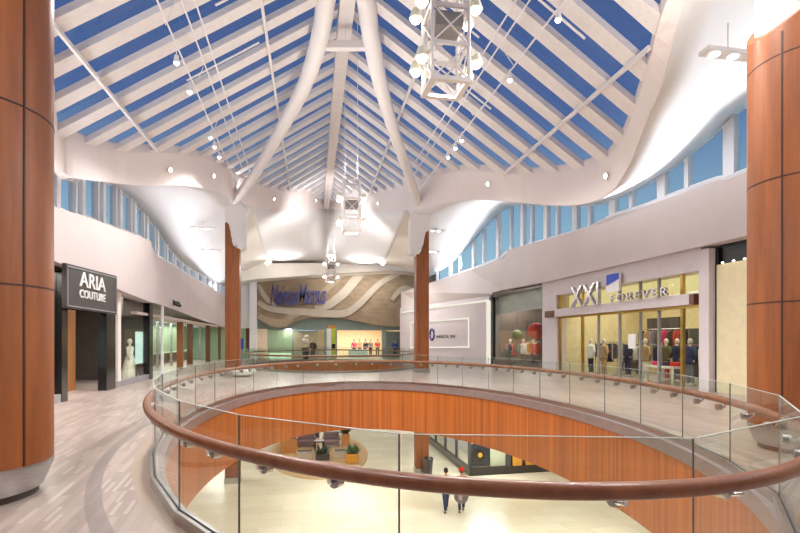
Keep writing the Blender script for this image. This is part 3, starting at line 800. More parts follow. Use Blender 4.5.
g = MB(); x0, x1 = ny(268, 0).x, ny(291, 0).x; g.box((x0, YN + .3, .02), (x1, YN + .39, .5)); g.build('light_strip', 'lit', store)
# store interior
r_ = MB(); xa, xb = ny(330, 0).x, ny(392, 0).x
r_.box((xa - 1, 55, 0), (xb + 3, 55.2, 3.4)); r_.box((xa - 1.1, YN + .7, 0), (xa - .9, 55, 3.4)); r_.box((xb + 1.2, YN + 1.5, 0), (xb + 1.4, 55, 3.4)); r_.box((xa - 1, YN + .6, 3.2), (xb + 2, 55, 3.4))
struct(r_, 'wall_store', 'warm', local=True)
x0, x1 = ny(250, 0).x, ny(257, 0).x
struct(MB().box((x0, YN - .5, 0), (x1, YN + .4, 8.2)), 'wall_back', 'white', local=True)
struct(MB().box((-12, YN, 2.75), (x0, YN + .2, 8.2)), 'wall_back_left', 'white', local=True)
m = MB(); m.box((-12, YN + .1, 0), (x0, YN + .2, 2.75)); d_ = struct(m, 'wall_back_lower', 'green', local=True)
m = MB(); m.box((ny(246, 0).x, YN - .05, 0), (x0, YN + .08, 2.75)); tag(m.build('dark_door', 'darkwood'), 'tall dark wooden door beside the white pier at the far left', 'door')
m = MB(); m.box((ny(240.5, 0, 45).x, 45, .9), (ny(243.5, 0, 45).x, 45.06, 1.85)); m.box((ny(241.8, 0, 45).x, 45.0, 0), (ny(242.3, 0, 45).x, 45.05, .9)); tag(m.build('blue_sign', 'cyan'), 'small blue sign on a stand behind the left slender column', 'sign')
struct(MB().box((ny(402, 0).x, YN + .6, 0), (22, YN + .8, 6.6)), 'wall_back_right', 'beige', local=True)
# two-tone pillar, before the store
p = at(331, 340, 43.6)
root = thing('banner_pillar', (p.x, p.y, 0), 'lime green and white two-tone pillar in front of the store entrance', 'pillar')
k = 43.6 / F
m = MB(); m.box((p.x - 4.2 * k, p.y, 0), (p.x + .3 * k, p.y + .35, 2.7)); m.build('white_half', 'led' if False else 'letter', root)
m = MB(); m.box((p.x + .3 * k, p.y - .03, 0), (p.x + 4.6 * k, p.y + .35, 2.7)); m.build('lime_half', 'lime', root)
m = MB(); m.box((p.x - 3 * k, p.y - .02, 2.7), (p.x + 4.4 * k, p.y + .3, 3.0)); m.build('cap', 'orange', root)
m = MB(); m.box((p.x + .8 * k, p.y - .08, .95), (p.x + 4 * k, p.y - .03, 1.35)); m.build('dark_plate', 'black', root)
# display pieces in the store window
p = at_y(305.5, 340, 45.6)
root = thing('potted_plant', (p.x, p.y, 0), 'black pot with pale flowers in front of the store window', 'plant')
m = MB(); m.lathe([(.25, 0), (.36, .95), (.36, 1.0), (.3, 1.0)], (p.x, p.y, 0), 20); m.build('pot', 'black', root, smooth=True)
m = MB(); m.ball((p.x, p.y, 1.6), .3, 8); m.ball((p.x + .1, p.y, 1.95), .22, 8); m.tube([V(p.x, p.y, 1), V(p.x, p.y, 1.5)], .05, 6); m.build('flowers', 'mann', root, smooth='all')
p = at_y(313, 340, YN + .9)
mannequin('mannequin', (p.x, p.y, 0), 'dark clothed mannequin in the grey store window behind the black pot', 'mannequin', ('brown', 'brown'))

# ------------------------------------------------------------------ RIGHT: white shop, dark shop, fashion shop
A = at(490, 340, 35.4); B = at(402, 340, 45.6)      # plan of the white shop wall
A.z = B.z = 0; ax = (B - A).normalized(); an = V(-ax.y, ax.x, 0)
if an.x > 0: an = -an
def wp(px, py, off=0):
    r = ray(px, py); # intersect with vertical plane through A, normal an, shifted by off
    p0 = A + an * off; d = an.dot(p0) / an.dot(V(r.x, r.y, 0)); return at(px, py, d)
ws = thing('white_shopfront', (A + B) / 2, 'pale shop wall with glowing frame and small lettering behind the right slender column', 'shopfront')
m = MB(); m.prism([wp(400, 362), wp(489.2, 369), wp(489.2, 296), wp(400, 308)], -an * .3); m.build('wall', 'lilac', ws)
m = MB()
for a_, b_ in (((403, 312.5), (488.5, 300.5)), ((488.5, 300.5), (488.5, 364))):
    m.bar(wp(*a_, .06), wp(*b_, .06), .12, .3, an)
m.build('light_frame', 'led', ws)
m = MB(); q = [(411, 323), (468.5, 318.5), (468.5, 347), (411, 348)]
for i in range(4):
    m.bar(wp(*q[i], .08), wp(*q[(i + 1) % 4], .08), .1, .26 if i % 2 == 0 else .06, an)
m.build('sign_light', 'led', ws)
sp_ = MB(); sp_.prism([wp(*p, .03) for p in q], an * .04); sgn = sp_.build('sign_panel', 'lilac', ws)
m = MB(); c = wp(432, 334.5, .1); m.tube([c + (-ax) * .3 * cos(t * pi / 10) + V(0, 0, .45 * sin(t * pi / 10)) for t in range(20)], .08, 6, True); m.build('emblem', 'blue', sgn)
a_, b_ = wp(437, 337, .08), wp(455, 336.5, .08)
text_mb('MADE IN', (b_ - a_).length, .24, .03, a_ - V(0, 0, .1), (b_ - a_), (0, 0, 1)).build('lettering', 'brown', sgn)
# dark shop
y0, y1 = yx(543, XR), yx(491.5, XR)
ds = thing('dark_shopfront', (XR, (y0 + y1) / 2, 0), 'dark glazed shopfront between the pale wall and the lilac pier on the right', 'shopfront')
zt = 5.05
m = MB(); m.box((XR, y0, zt - .35), (XR + .3, y1, zt)); m.box((XR, y1 - .25, 0), (XR + .2, y1, zt)); m.box((XR, y0, 0), (XR + .2, y0 + .12, zt)); m.build('frame', 'black', ds)
m = MB(); m.box((XR + .1, y0, 0), (XR + .12, y1, zt)); m.build('shop_glass', 'shopglass', ds)
m = MB(); m.box((XR + .5, y0, 3.55), (XR + .6, y1, 4.75)); m.build('header', 'silvergrey', ds)
m = MB(); m.box((XR, y0, 0), (XR + .2, y1, .35)); m.build('stall_riser', 'brown', ds)
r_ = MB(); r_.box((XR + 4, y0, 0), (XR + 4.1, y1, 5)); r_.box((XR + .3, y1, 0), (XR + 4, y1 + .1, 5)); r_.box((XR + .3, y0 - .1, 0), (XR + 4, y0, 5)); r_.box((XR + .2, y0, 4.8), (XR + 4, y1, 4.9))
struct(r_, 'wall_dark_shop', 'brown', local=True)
def ball_disp(px, py, d, r, mname, label):
    p = at(px, py, d); root = thing('hanging_lantern', p, label, 'lantern')
    m = MB(); m.ball(p, r, 12); m.build('shade', mname, root, smooth='all')
    m = MB(); m.tube([p + V(0, 0, r), V(p.x, p.y, 4.8)], .012, 6); m.build('cord', 'black', root)
ball_disp(536, 331, 30.2, .5, 'red', 'large round red lantern hanging in the dark shop window')
ball_disp(517, 335, 33.0, .34, 'leaf', 'round green lantern hanging in the dark shop window')
# garments as things on racks
def rack(loc, along, cols, label, h=1.5, L=1.4):
    ax_ = Vector(along).normalized(); c = Vector(loc)
    root = thing('clothes_rack', c, label, 'clothes rack')
    m = MB()
    for s_ in (-1, 1): m.tube([c + ax_ * s_ * L / 2, c + ax_ * s_ * L / 2 + V(0, 0, h)], .02, 8); m.tube([c + ax_ * s_ * L / 2 + V(.25, .0, .02), c + ax_ * s_ * L / 2 + V(-.25, 0, .02)], .02, 8)
    m.tube([c - ax_ * L / 2 + V(0, 0, h), c + ax_ * L / 2 + V(0, 0, h)], .02, 8); m.build('rail', 'chrome', root)
    side = V(-ax_.y, ax_.x, 0); n = len(cols)
    for i, cm in enumerate(cols):
        p = c + ax_ * (-L / 2 + (i + .7) * L / (n + .4)) + V(0, 0, h - .06); w = .22; hh = .62 + .3 * random.random()
        m = MB(); prof = [(-.05, 0), (.05, 0), (w * 1.0, -.12), (w, -.3), (w * .85, -hh), (-w * .85, -hh), (-w, -.3), (-w * 1.0, -.12)]
        t = .06; m.prism([p + side * a_ + V(0, 0, z) - ax_ * t / 2 for a_, z in prof], ax_ * t)
        g_ = m.build('garment', cm, None, bevel=.015)
        tag(g_, None, 'garment', 'garments on the shop racks')
        g_['label'] = '%s garment, %s along the %s' % (NAME.get(cm, cm), ORD[i], label.split(',')[0])
    return root
NAME = dict(red='red', leaf='green', whitecloth='white', amber='amber', pink='pink', navy='navy', tancloth='tan', olive='olive', ivory='ivory', greycloth='grey', lav='lavender', brown='brown', denim='blue')
rack(V(XR + 1.1, yx(530, XR + 1), 0), (0, 1, 0), ['red', 'whitecloth', 'leaf', 'amber', 'whitecloth', 'red'], 'rack of bright clothes in the dark shop, near side', 1.6, 2.4)
rack(V(XR + 1.3, yx(510, XR + 1.2), 0), (0, 1, 0), ['olive', 'red', 'amber', 'greycloth', 'brown'], 'rack of muted clothes in the dark shop, far side', 1.5, 2.4)
for px, lab, cl_ in ((523, 'mannequin in white top behind the middle of the dark shop glass', ('whitecloth', 'olive')), (533, 'mannequin in red top under the red lantern in the dark shop', ('red', 'navy')), (510, 'mannequin in grey deep on the left of the dark shop window', ('greycloth', 'brown'))):
    mannequin('mannequin', (XR + .55, yx(px, XR + .55), 0), lab, 'mannequin', cl_, False, -pi / 2, group='dark shop mannequins')
m = MB(); xx = XR + 2.6; m.box((xx, yx(531, xx), .9), (xx + .1, yx(509, xx), 3.1)); m.box((xx + .02, yx(531, xx) + .2, 0), (xx + .08, yx(531, xx) + .4, .9)); tag(m.build('display_panel', 'charcoal'), 'tall dark panel standing behind the mannequins of the dark shop', 'panel')
# fashion shop with lit cream interior
yp0, yp1 = yx(702, XR), yx(712, XR)          # near pier
yq0, yq1 = yx(543, XR), yx(557, XR)          # far pier (yq0 > yq1)
fs = thing('fashion_shopfront', (XR, (yp0 + yq1) / 2, 0), 'wide lilac shopfront with silver letters and cream lit glass doors on the right', 'shopfront')
zp = 4.72; zh = 4.05
m = MB(); m.box((XR - .12, yp1, 0), (XR + .4, yp0, zp)); m.build('pier', 'lilac', fs)
m = MB(); m.box((XR - .05, yq1, 0), (XR + .5, yq0, 5.1)); m.build('pier', 'lilac', fs)
m = MB(); m.box((XR - .05, yp0, zh), (XR + .5, yq1, zp + .3)); m.build('header', 'lilac', fs)
m = MB(); m.box((XR - .15, yx(698, XR), 2.92), (XR + .1, yx(553, XR), 3.3)); beam = m.build('sign_beam', 'lilac', fs)
for pa_, pb_ in ((694, 699), (548, 557)):
    m = MB(); m.box((XR - .2, yx(pb_, XR), 2.92), (XR + .12, yx(pa_, XR), 3.26)); m.build('end_block', 'darkwood', beam)
m = MB(); m.box((XR + .7, yp0, 3.2), (XR + .75, yq1, zh)); m.build('transom_panel', 'backlit', fs)
gz = MB(); gz.box((XR + .12, yp0, .04), (XR + .14, yq1, zh)); gz.build('shop_glass', 'shopglass', fs)
for px in (557.5, 580, 596, 617, 637.5, 656, 679.5, 701):
    m = MB(); y = yx(px, XR); w = .03 if px not in (679.5, 580, 557.5) else .06
    m.box((XR + .08, y - w, 0), (XR + .2, y + w, zh)); m.build('mullion', 'gold' if px in (557.5, 580, 679.5) else 'grey', fs)
m = MB(); m.box((XR + .05, yp0, 2.82), (XR + .2, yq1, 2.94)); m.build('door_head', 'gold', fs)
for px in (612, 622, 651, 661):
    m = MB(); y = yx(px, XR); m.tube([V(XR + .03, y, .8), V(XR + .03, y, 1.6)], .025, 8); m.build('door_handle', 'chrome', fs)
a_, b_ = yx(572, XR - .3), yx(600, XR - .3)
text_mb('XXI', a_ - b_, .98, .16, (XR - .24, a_, 3.28), (0, -1, 0), (0, 0, 1)).build('lettering', 'silver', beam)
a_, b_ = yx(604, XR - .3), yx(619, XR - .3)
m = MB(); m.box((XR - .26, yx(619, XR - .25), 3.75), (XR - .16, yx(606, XR - .25), 4.5)); em = m.build('emblem_panel', 'letter', beam)
m = MB(); m.prism([V(XR - .29, yx(607, XR - .25), 4.5), V(XR - .29, yx(619, XR - .25), 4.5), V(XR - .29, yx(619, XR - .25), 4.25), V(XR - .29, yx(607, XR - .25), 4.05)], (.03, 0, 0)); m.build('blue_field', 'cyan', em)
a_, b_ = yx(611, XR - .3), yx(668, XR - .3)
text_mb('FOREVER', a_ - b_, .32, .12, (XR - .22, a_, 3.3), (0, -1, 0), (0, 0, 1), 0, 1.35).build('lettering', 'silver', beam)
# rooms of the fashion shop
r_ = MB(); r_.box((XR + 5, yp1 - 1, 0), (XR + 5.1, yq1, 4.4)); r_.box((XR + .5, yq1 - .02, 0), (XR + 5, yq1 + .1, 4.4)); r_.box((XR + .5, yp1 - 3, 0), (XR + 5, yp1 - 2.9, 4.4)); r_.box((XR + .3, yp1 - 3, 4.1), (XR + 5, yq1, 4.2))
struct(r_, 'wall_fashion_shop', 'yellow', local=True)
for p0_, p1_, z0_, z1_, lab in ((571, 579, .3, 2.75, 'dark display panel behind the white jacket'), (597, 611, .2, 2.8, 'dark display panel left of the small notice'), (622, 638, .1, 1.5, 'low dark display panel under the small notice'), (647, 678, .9, 2.75, 'wide dark display panel at the back of the fashion shop'), (684, 701, .1, 2.2, 'dark display panel beside the lilac pier')):
    m = MB(); xx = XR + 3.4; m.box((xx, yx(p1_, xx), z0_), (xx + .15, yx(p0_, xx), z1_)); m.box((xx + .02, yx(p1_, xx) + .1, 0), (xx + .12, yx(p1_, xx) + .2, z0_)); tag(m.build('display_panel', 'charcoal'), lab, 'panel', 'display panels of the fashion shop')
# stone panel beyond the pier
ya, yb = yx(749, XR) - 4, yx(714, XR)
st = thing('stone_panel', (XR, (ya + yb) / 2, 0), 'tall cream stone panel with dark transom between the lilac pier and the right column', 'panel')
m = MB(); m.box((XR + .1, ya, 0), (XR + .3, yb, 4.15)); m.build('slab', 'stone', st)
m = MB(); m.box((XR + .2, ya, 4.15), (XR + .4, yb, 5.0)); m.build('transom', 'black', st)
for px in (722, 733, 744):
    y = yx(px, XR); m = MB(); m.disc(V(XR + .02, y, 4.16), (0, 0, 1), .035, .03, 12); m.build('lamp', 'lamp', st)
m = MB(); m.box((XR + .12, yp1 - .14, 0), (XR + .3, yp1, 4.72)); m.build('shadow_gap', 'black', st)
struct(MB().box((XR + .1, -7, 0), (XR + .3, ya, 5)), 'wall_right_near', 'stone', local=True)
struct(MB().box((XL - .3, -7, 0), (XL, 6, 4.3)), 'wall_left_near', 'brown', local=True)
# mannequins and stock of the fashion shop
for px, off, lab, cl_, rz in ((591, .75, 'mannequin in white jacket and dark trousers behind the left shop door', ('whitecloth', 'navy'), -pi / 2),
                        (604, .55, 'mannequin in long tan coat beside the brass mullion', ('tancloth', 'tancloth'), -pi / 2),
                        (645, .7, 'mannequin in beige outfit at the middle of the fashion window', ('tancloth', 'ivory'), -pi / 2),
                        (666, 1.6, 'mannequin in dark top and red trousers deep in the fashion shop', ('olive', 'red'), -pi / 2),
                        (677, 1.6, 'mannequin in dark jacket deep in the fashion shop, right of the red trousers', ('navy', 'brown'), -pi / 2),
                        (690, .8, 'mannequin in blue-grey top nearest the lilac pier', ('denim', 'greycloth'), -pi / 2),
                        (628, 1.5, 'mannequin in black behind the small white notice', ('navy', 'navy'), -pi / 2)):
    mannequin('mannequin', (XR + .2 + off, yx(px, XR + .2 + off), 0.0), lab, 'mannequin', cl_, False, rz, group='fashion shop mannequins')
m = MB(); y = yx(632.5, XR + .1); m.box((XR + .06, y - .22, 1.35), (XR + .1, y + .22, 1.95)); tag(m.build('notice', 'letter'), 'small white notice on the glass door of the fashion shop', 'notice')
p = V(XR + 1.0, yx(668, XR + 1.0), 0)
root = thing('display_table', p, 'low cream display table inside the fashion shop', 'table')
m = MB(); m.box(p + V(-.45, -.8, .6), p + V(.45, .8, .68)); m.build('tabletop', 'ivory', root)
for sx in (-1, 1):
    for sy in (-1, 1): m = MB(); m.box(p + V(sx * .4 - .03, sy * .74 - .03, 0), p + V(sx * .4 + .03, sy * .74 + .03, .6)); m.build('leg', 'ivory', root)
for i, (dy, cm, lb_) in enumerate(((-.5, 'red', 'folded red clothes on the near end of the display table'), (0, 'navy', 'folded navy clothes in the middle of the display table'), (.5, 'pink', 'folded pink clothes on the far end of the display table'))):
    m = MB(); m.box(p + V(-.2, dy - .18, .68), p + V(.2, dy + .18, .84)); tag(m.build('folded_clothes', cm, bevel=.03), lb_, 'clothes', 'clothes on the display table')
rack(V(XR + 2.9, yx(662, XR + 2.9), 0), (0, 1, 0), ['navy', 'red', 'brown', 'pink', 'olive', 'lav', 'tancloth', 'navy'], 'tall rack of clothes at the back of the fashion shop, behind the table', 2.2, 3.2)
rack(V(XR + 1.6, yx(606, XR + 1.6), 0), (0, 1, 0), ['brown', 'navy', 'tancloth', 'brown', 'greycloth'], 'rack of brown clothes in the fashion shop, left of the notice', 1.6, 1.8)
rack(V(XR + 2.1, yx(640, XR + 2), 0), (0, 1, 0), ['navy', 'olive', 'tancloth', 'greycloth', 'ivory', 'lav', 'brown'], 'rack of dark clothes in the fashion shop, far side', 1.5, 2.6)
rack(V(XR + 2.0, yx(694, XR + 2), 0), (0, 1, 0), ['red', 'ivory', 'navy', 'pink', 'tancloth', 'olive'], 'rack of mixed clothes in the fashion shop, near the pier', 1.5, 2.0)

# ------------------------------------------------------------------ chandeliers
def chandelier(loc, label):
    x, y, z = loc
    root = thing('truss_chandelier', loc, label, 'chandelier', 'square truss chandeliers')
    w = .26; h = 1.62; cs = [(-w, -w), (w, -w), (w, w), (-w, w)]
    fr = MB()
    for cx, cy in cs: fr.tube([V(cx, cy, 0), V(cx, cy, h)], .028, 8)
    for zz in (0.02, .5, 1.02, h - .02):
        for i in range(4):
            a, b = cs[i], cs[(i + 1) % 4]; fr.bar(V(a[0], a[1], zz), V(b[0], b[1], zz), .04, .05)
    fr.build('frame', 'steelw', root, local=True)
    br = MB()
    for i in range(4):
        a, b = cs[i], cs[(i + 1) % 4]
        for z0, z1 in ((0.02, .5), (.5, 1.02), (1.02, h)):
            br.tube([V(a[0], a[1], z0), V(b[0], b[1], z1)], .012, 6); br.tube([V(b[0], b[1], z0), V(a[0], a[1], z1)], .012, 6)
    br.build('cross_bracing', 'steelw', root, local=True)
    bx = MB(); bx.box((-.2, -.2, .78), (.2, .2, .98)); bx.build('ballast_box', 'grey', root, local=True)
    pl = MB(); pl.grid([[V(q * cx, q * cy, z) for cx, cy in ((-1, -1), (1, -1), (1, 1), (-1, 1), (-1, -1))] for q, z in ((.29, -.02), (.29, .025), (.21, .025), (.21, -.02), (.29, -.02))]); pl.build('bottom_collar', 'steelw', root, local=True)
    for zz in (.32, 1.08):
        for cx, cy in ((-1, -1), (1, -1), (-1, 1), (1, 1)):
            c = V(cx * (w + .13), cy * (w * .7), zz); h_ = MB()
            h_.tube([V(cx * w, cy * w, zz + .05), c + V(0, 0, .05)], .018, 6); h_.tube([c + V(0, 0, .12), c + V(0, 0, -.02)], [.05, .1], 14)
            lamp = h_.build('lamp_head', 'ivory', root, smooth=True, local=True)
            b_ = MB(); b_.ball(c + V(0, 0, -.02), .075, 8); b_.build('bulb', 'lamp', lamp, smooth='all', local=True)
    cb = MB()
    for cx, cy in ((-.2, 0), (.2, 0)): cb.tube([V(cx, cy, h), V(cx, cy, ZR - z - .35)], .008, 6)
    cb.build('suspension_cable', 'steelw', root, local=True)
    return root
CH = [(2.0, 6.85, 5.27), (1.55, 16, 5.15), (1.68, 29.8, 5.15)]
for p, lb_ in zip(CH, ('nearest white square truss chandelier with round lamps high over the railing', 'middle truss chandelier hanging before the white ceiling recess', 'farthest small truss chandelier in front of the taupe store facade')):
    chandelier(p, lb_)
# cable lights
def cable_light(x, z, ys, label, twin):
    root = thing('cable_light', (x, 18, z), label, 'cable light', 'cable lights under the skylight')
    m = MB(); m.tube([V(x, -2, z), V(x + .1, 23.5, z)], .022, 8); m.build('cable', 'steelw', root)
    for s_ in (0, .3):
        m = MB(); m.tube([V(twin + s_, -2, z + .7), V(twin + s_ + .1, 24, z + .7)], .022, 8); m.build('track_bar', 'steelw', root)
    for k in range(9):
        m = MB(); m.tube([V(x, 3 * k, z), V(twin, 3 * k, z + .7)], .01, 6); m.build('hanger', 'steelw', root)
    for y in ys:
        m = MB(); m.tube([V(x, y, z), V(x, y, z - .16)], .012, 6); m.tube([V(x, y, z - .12), V(x, y, z - .3)], [.05, .075], 12); lh = m.build('lamp_head', 'steelw', root, smooth=True)
        m = MB(); m.ball(V(x, y, z - .3), .062, 8); m.build('bulb', 'cool', lh, smooth='all')
cable_light(-3.0, 8.75, [2.5, 6.5, 13.0, 14.45, 17.6, 18.4, 19.4], 'cable light with small spots under the left slope of the skylight', -2.75)
cable_light(5.3, 8.75, [3, 6.4, 9.7, 12.2, 16.2, 16.9, 17.8], 'cable light with small spots under the right slope of the skylight', 4.75)
# recessed downlights in the curved band
DLP = [(112, 168), (170, 170), (213.5, 176), (274, 199), (297, 201), (316, 200.5), (336, 201.5), (363, 203), (378, 203.5), (488, 184), (541, 188), (606, 176)]
mid = [(a + b) / 2 for a, b in zip(inS, outS)]
def proj(p):
    d = p.x * ST + p.y * CT; return 400 + F * (p.x * CT - p.y * ST) / d, YH - F * (p.z - H) / d, d
for i, (px, py) in enumerate(DLP):
    best = min((k for k in range(len(mid)) if mid[k].y > 6), key=lambda k: abs(proj(mid[k])[0] - px))
    d = proj(mid[best])[2]; c = at(px, py, d * .995); j = best
    k0, k1 = max(0, j - 1), min(len(inS) - 1, j + 1)
    n = (inS[k1] - inS[k0]).cross(outS[j] - inS[j]).normalized()
    if n.dot(-c) < 0: n = -n
    root = thing('recessed_downlight', c, '%s round downlight from the left in the curved white ceiling band' % ORD[i], 'downlight', 'downlights in the curved band')
    m = MB(); m.disc(c - n * .03, n, .11, .05, 18); ring = m.build('rim', 'steelw', root)
    m = MB(); m.disc(c + n * .01, n, .075, .02, 16); m.build('lens', 'lamp', root)
# strip lights on the vaults
for (px, py, d, L, lab) in ((204, 229, 25.5, 1.3, 'upper of two strip lights on the left white vault'), (212, 251, 29, 1.2, 'lower of two strip lights on the left white vault'), (437, 231, 30.5, 1.0, 'upper of two strip lights beside the right slender column'), (434, 252, 34, .8, 'lower of two strip lights beside the right slender column'), (728, 56, 10.6, 1.2, 'strip light with twin lamps on the right vault near the big column')):
    c = at(px, py, d)
    root = thing('strip_light', c, lab, 'strip light', 'strip lights on the vaults')
    m = MB(); m.box(c + V(-L / 2, -.15, 0), c + V(L / 2, .15, .1)); m.build('housing', 'steelw', root, bevel=.02)
    for k in (-.28, .1):
        m = MB(); m.disc(c + V(k * L, 0, -.02), (0, 0, 1), .1, .04, 14); m.build('lamp', 'cool', root)
    m = MB(); m.tube([c + V(0, 0, .1), c + V(0, 0, .7)], .015, 6); m.build('stem', 'steelw', root)

# wall washers in the recess
for px, lab in ((271, 'left wall washer lamp in the white recess above the store'), (379, 'right wall washer lamp in the white recess above the store')):
    c = at(px, 259, 42.8); root = thing('wall_washer', c, lab, 'wall washer', 'wall washers in the recess')
    s_ = 1 if px > 300 else -1
    m = MB(); m.bar(c + V(.5 * s_, 0, -.45), c + V(-.4 * s_, 0, .35), .5, .2, (0, 1, 0)); m.build('housing', 'steelw', root, bevel=.03)
    m = MB(); m.bar(c + V(.45 * s_, -.12, -.4), c + V(-.35 * s_, -.12, .3), .4, .04, (0, 1, 0)); m.build('lens', 'lamp', root)

# ------------------------------------------------------------------ people
def skin_mesh(verts, edges, rad):
    me = bpy.data.meshes.new('tmp'); me.from_pydata(verts, edges, []); o = bpy.data.objects.new('tmp', me); COL.objects.link(o)
    sk = o.modifiers.new('s', 'SKIN'); sk.use_smooth_shade = True
    for i, r in enumerate(rad):
        sv = me.skin_vertices[0].data[i]; sv.radius = (r, r) if not isinstance(r, tuple) else r
        sv.use_root = (i == 0)
    sb = o.modifiers.new('u', 'SUBSURF'); sb.levels = 1; sb.render_levels = 1
    dg = bpy.context.evaluated_depsgraph_get(); dg.update()
    r = bpy.data.meshes.new_from_object(o.evaluated_get(dg))
    out = ([v.co.copy() for v in r.vertices], [tuple(p.vertices) for p in r.polygons])
    bpy.data.objects.remove(o); bpy.data.meshes.remove(me); bpy.data.meshes.remove(r); return out
def person(loc, label, top, legs, rz=0, stride=.18, hair='hair', shoes='black', hh=1.0, arm_sw=.12, extra=None, group=None):
    """adult standing or walking, facing +Y before rotation"""
    root = thing('person', loc, label, 'person', group, rz)
    s = stride
    vs = [(0, 0, .95), (0, .0, 1.12), (0, 0, 1.32), (0, .01, 1.46), (0, .02, 1.56), (0, .03, 1.66)]
    rd = [(.15, .11), (.13, .1), (.165, .11), (.07, .06), (.055, .055), (.075, .09)]
    ed = [(0, 1), (1, 2), (2, 3), (3, 4), (4, 5)]
    ank = {}
    for sx in (-1, 1):
        n = len(vs); f = s * sx
        vs += [(sx * .09, 0, .9), (sx * .1, f * .6 + .02, .5), (sx * .1, f - .02 if f > 0 else f, .09), (sx * .11, f + .13, .04)]
        rd += [.09, .058, .04, .035]; ed += [(0, n), (n, n + 1), (n + 1, n + 2), (n + 2, n + 3)]
        n = len(vs); a = -arm_sw * sx
        vs += [(sx * .19, 0, 1.4), (sx * .25, a * .4 - .03, 1.14), (sx * .25, a + .06, .9), (sx * .245, a + .09, .83)]
        rd += [.055, .043, .028, .03]; ed += [(2, n), (n, n + 1), (n + 1, n + 2), (n + 2, n + 3)]
        ank[sx] = V(sx * .245, a + .09, .83)
    v, f = skin_mesh(vs, ed, rd)
    b = MB().add(v, f)
    b.ball((0, .035, 1.655), .098, 12, (.8, .98, 1.2)); b.tube([V(0, .12, 1.68), V(0, .148, 1.64)], [.01, .018], 6)
    for sx in (-1, 1):
        b.ball((sx * .08, .03, 1.65), .024, 6, (.4, 1, 1.3))
        for k in range(4):
            p = ank[sx] + V(0, -.025 + k * .017, -.02); L = (.06, .07, .068, .052)[k]
            b.tube([p, p + V(-sx * .008, .006, -L * .5), p + V(-sx * .02, .012, -L)], [.009, .008, .007], 6)
        p = ank[sx] + V(-sx * .01, .03, 0); b.tube([p, p + V(-sx * .015, .03, -.025), p + V(-sx * .02, .035, -.05)], [.01, .009, .008], 6)
    b.build('body', 'skin', root, smooth='all', local=True)
    h_ = MB(); h_.ball((0, .012, 1.685), .108, 10, (.86, .95, 1.1)); 
    if hair: h_.build('hair', hair, root, smooth='all', local=True)
    # jacket
    tv = [vs[0], vs[1], vs[2], (0, 0, 1.43)]; te = [(0, 1), (1, 2), (2, 3)]; tr = [(.165, .125), (.15, .12), (.19, .13), (.09, .075)]
    for sx in (-1, 1):
        n = len(tv); a = -arm_sw * sx
        tv += [(sx * .19, 0, 1.4), (sx * .25, a * .4 - .03, 1.14), (sx * .25, a + .055, .92)]; tr += [.072, .06, .046]; te += [(2, n), (n, n + 1), (n + 1, n + 2)]
    v, f = skin_mesh(tv, te, tr); MB().add(v, f).build('jacket', top, root, smooth='all', local=True)
    tv = [(0, 0, .95)]; tr = [(.16, .12)]; te = []
    for sx in (-1, 1):
        n = len(tv); q = s * sx
        tv += [(sx * .09, 0, .88), (sx * .1, q * .6 + .02, .5), (sx * .1, q - .01, .1)]; tr += [.105, .078, .062]; te += [(0, n), (n, n + 1), (n + 1, n + 2)]
    v, f = skin_mesh(tv, te, tr); MB().add(v, f).build('trousers', legs, root, smooth='all', local=True)
    for sx in (-1, 1):
        q = s * sx; m = MB(); m.ball((sx * .105, q + .06, .045), .06, 8, (.75, 2.1, .75)); m.build('shoe', shoes, root, smooth='all', local=True)
    return root
pz = -5.26
a = at_z(446, 512, pz); person(a, 'person in dark jacket and navy trousers walking away on the lower floor', 'greycloth', 'denim', .1, .2)
b_ = at_z(461.5, 512, pz); person(b_, 'person in red top and dark trousers walking on the lower floor', 'red', 'navy', -.15, .16)
hat = MB(); c = b_ + V(0, .01, 1.7); hat.lathe([(.125, -.02), (.118, .05), (.08, .12), (.02, .14)], c, 16); tag(hat.build('knit_cap', 'red', smooth='all'), 'red cap worn by the person in red on the lower floor', 'cap')
for px, y, top_, lg, rz, lab in ((354, 49.5, 'pink', 'navy', 2.8, 'person in pink top and dark trousers inside the lit store'), (359.5, 51.5, 'tancloth', 'brown', 3, 'person in tan clothes standing behind the pink top in the store'), (365.5, 49.8, 'navy', 'denim', 2.4, 'person in navy jacket at the middle of the store entrance'), (370.5, 51, 'greycloth', 'navy', 3.4, 'person in grey beside the navy jacket in the store'), (377.5, 50.2, 'red', 'olive', 2.9, 'person in red at the right of the store entrance'), (395, 47.4, 'cyan', 'navy', 3.1, 'person in blue behind the right glass of the far store')):
    p = at_y(px, 340, y); p.z = 0; person(p, lab, top_, lg, rz, .06, arm_sw=.04)
# counter in the store
p = at_y(358, 340, 48.3); root = thing('store_counter', (p.x, p.y, 0), 'pale green counter in the lit store entrance', 'counter')
m = MB(); m.box((p.x - .9, p.y, 0), (p.x + .9, p.y + .6, .75)); m.build('body', 'frost', root)
m = MB(); m.box((p.x - .95, p.y - .05, .75), (p.x + .95, p.y + .65, .8)); m.build('top', 'letter', root)

# ------------------------------------------------------------------ bowl planter on the bridge
p = at_z(241.5, 376.5, 0)
root = thing('bowl_planter', (p.x, p.y, 0), 'low wide pale bowl planter on the floor beside the left slender column', 'planter')
m = MB(); m.lathe([(.36, 0), (.58, .12), (.64, .28), (.6, .36), (.54, .36), (.5, .26)], (p.x, p.y, 0), 32); m.build('bowl', 'bowl', root, smooth=True)
m = MB()
for k in range(60):
    a_ = random.random() * 6.28; r_ = .5 * sqrt(random.random()); q = V(p.x + r_ * cos(a_), p.y + r_ * sin(a_), .32)
    m.prism([q, q + V(.03, 0, .06), q + V(0, .0, .12), q + V(-.03, 0, .06)], (0, .01, 0))
m.build('greenery', 'leaf', root, local=False)

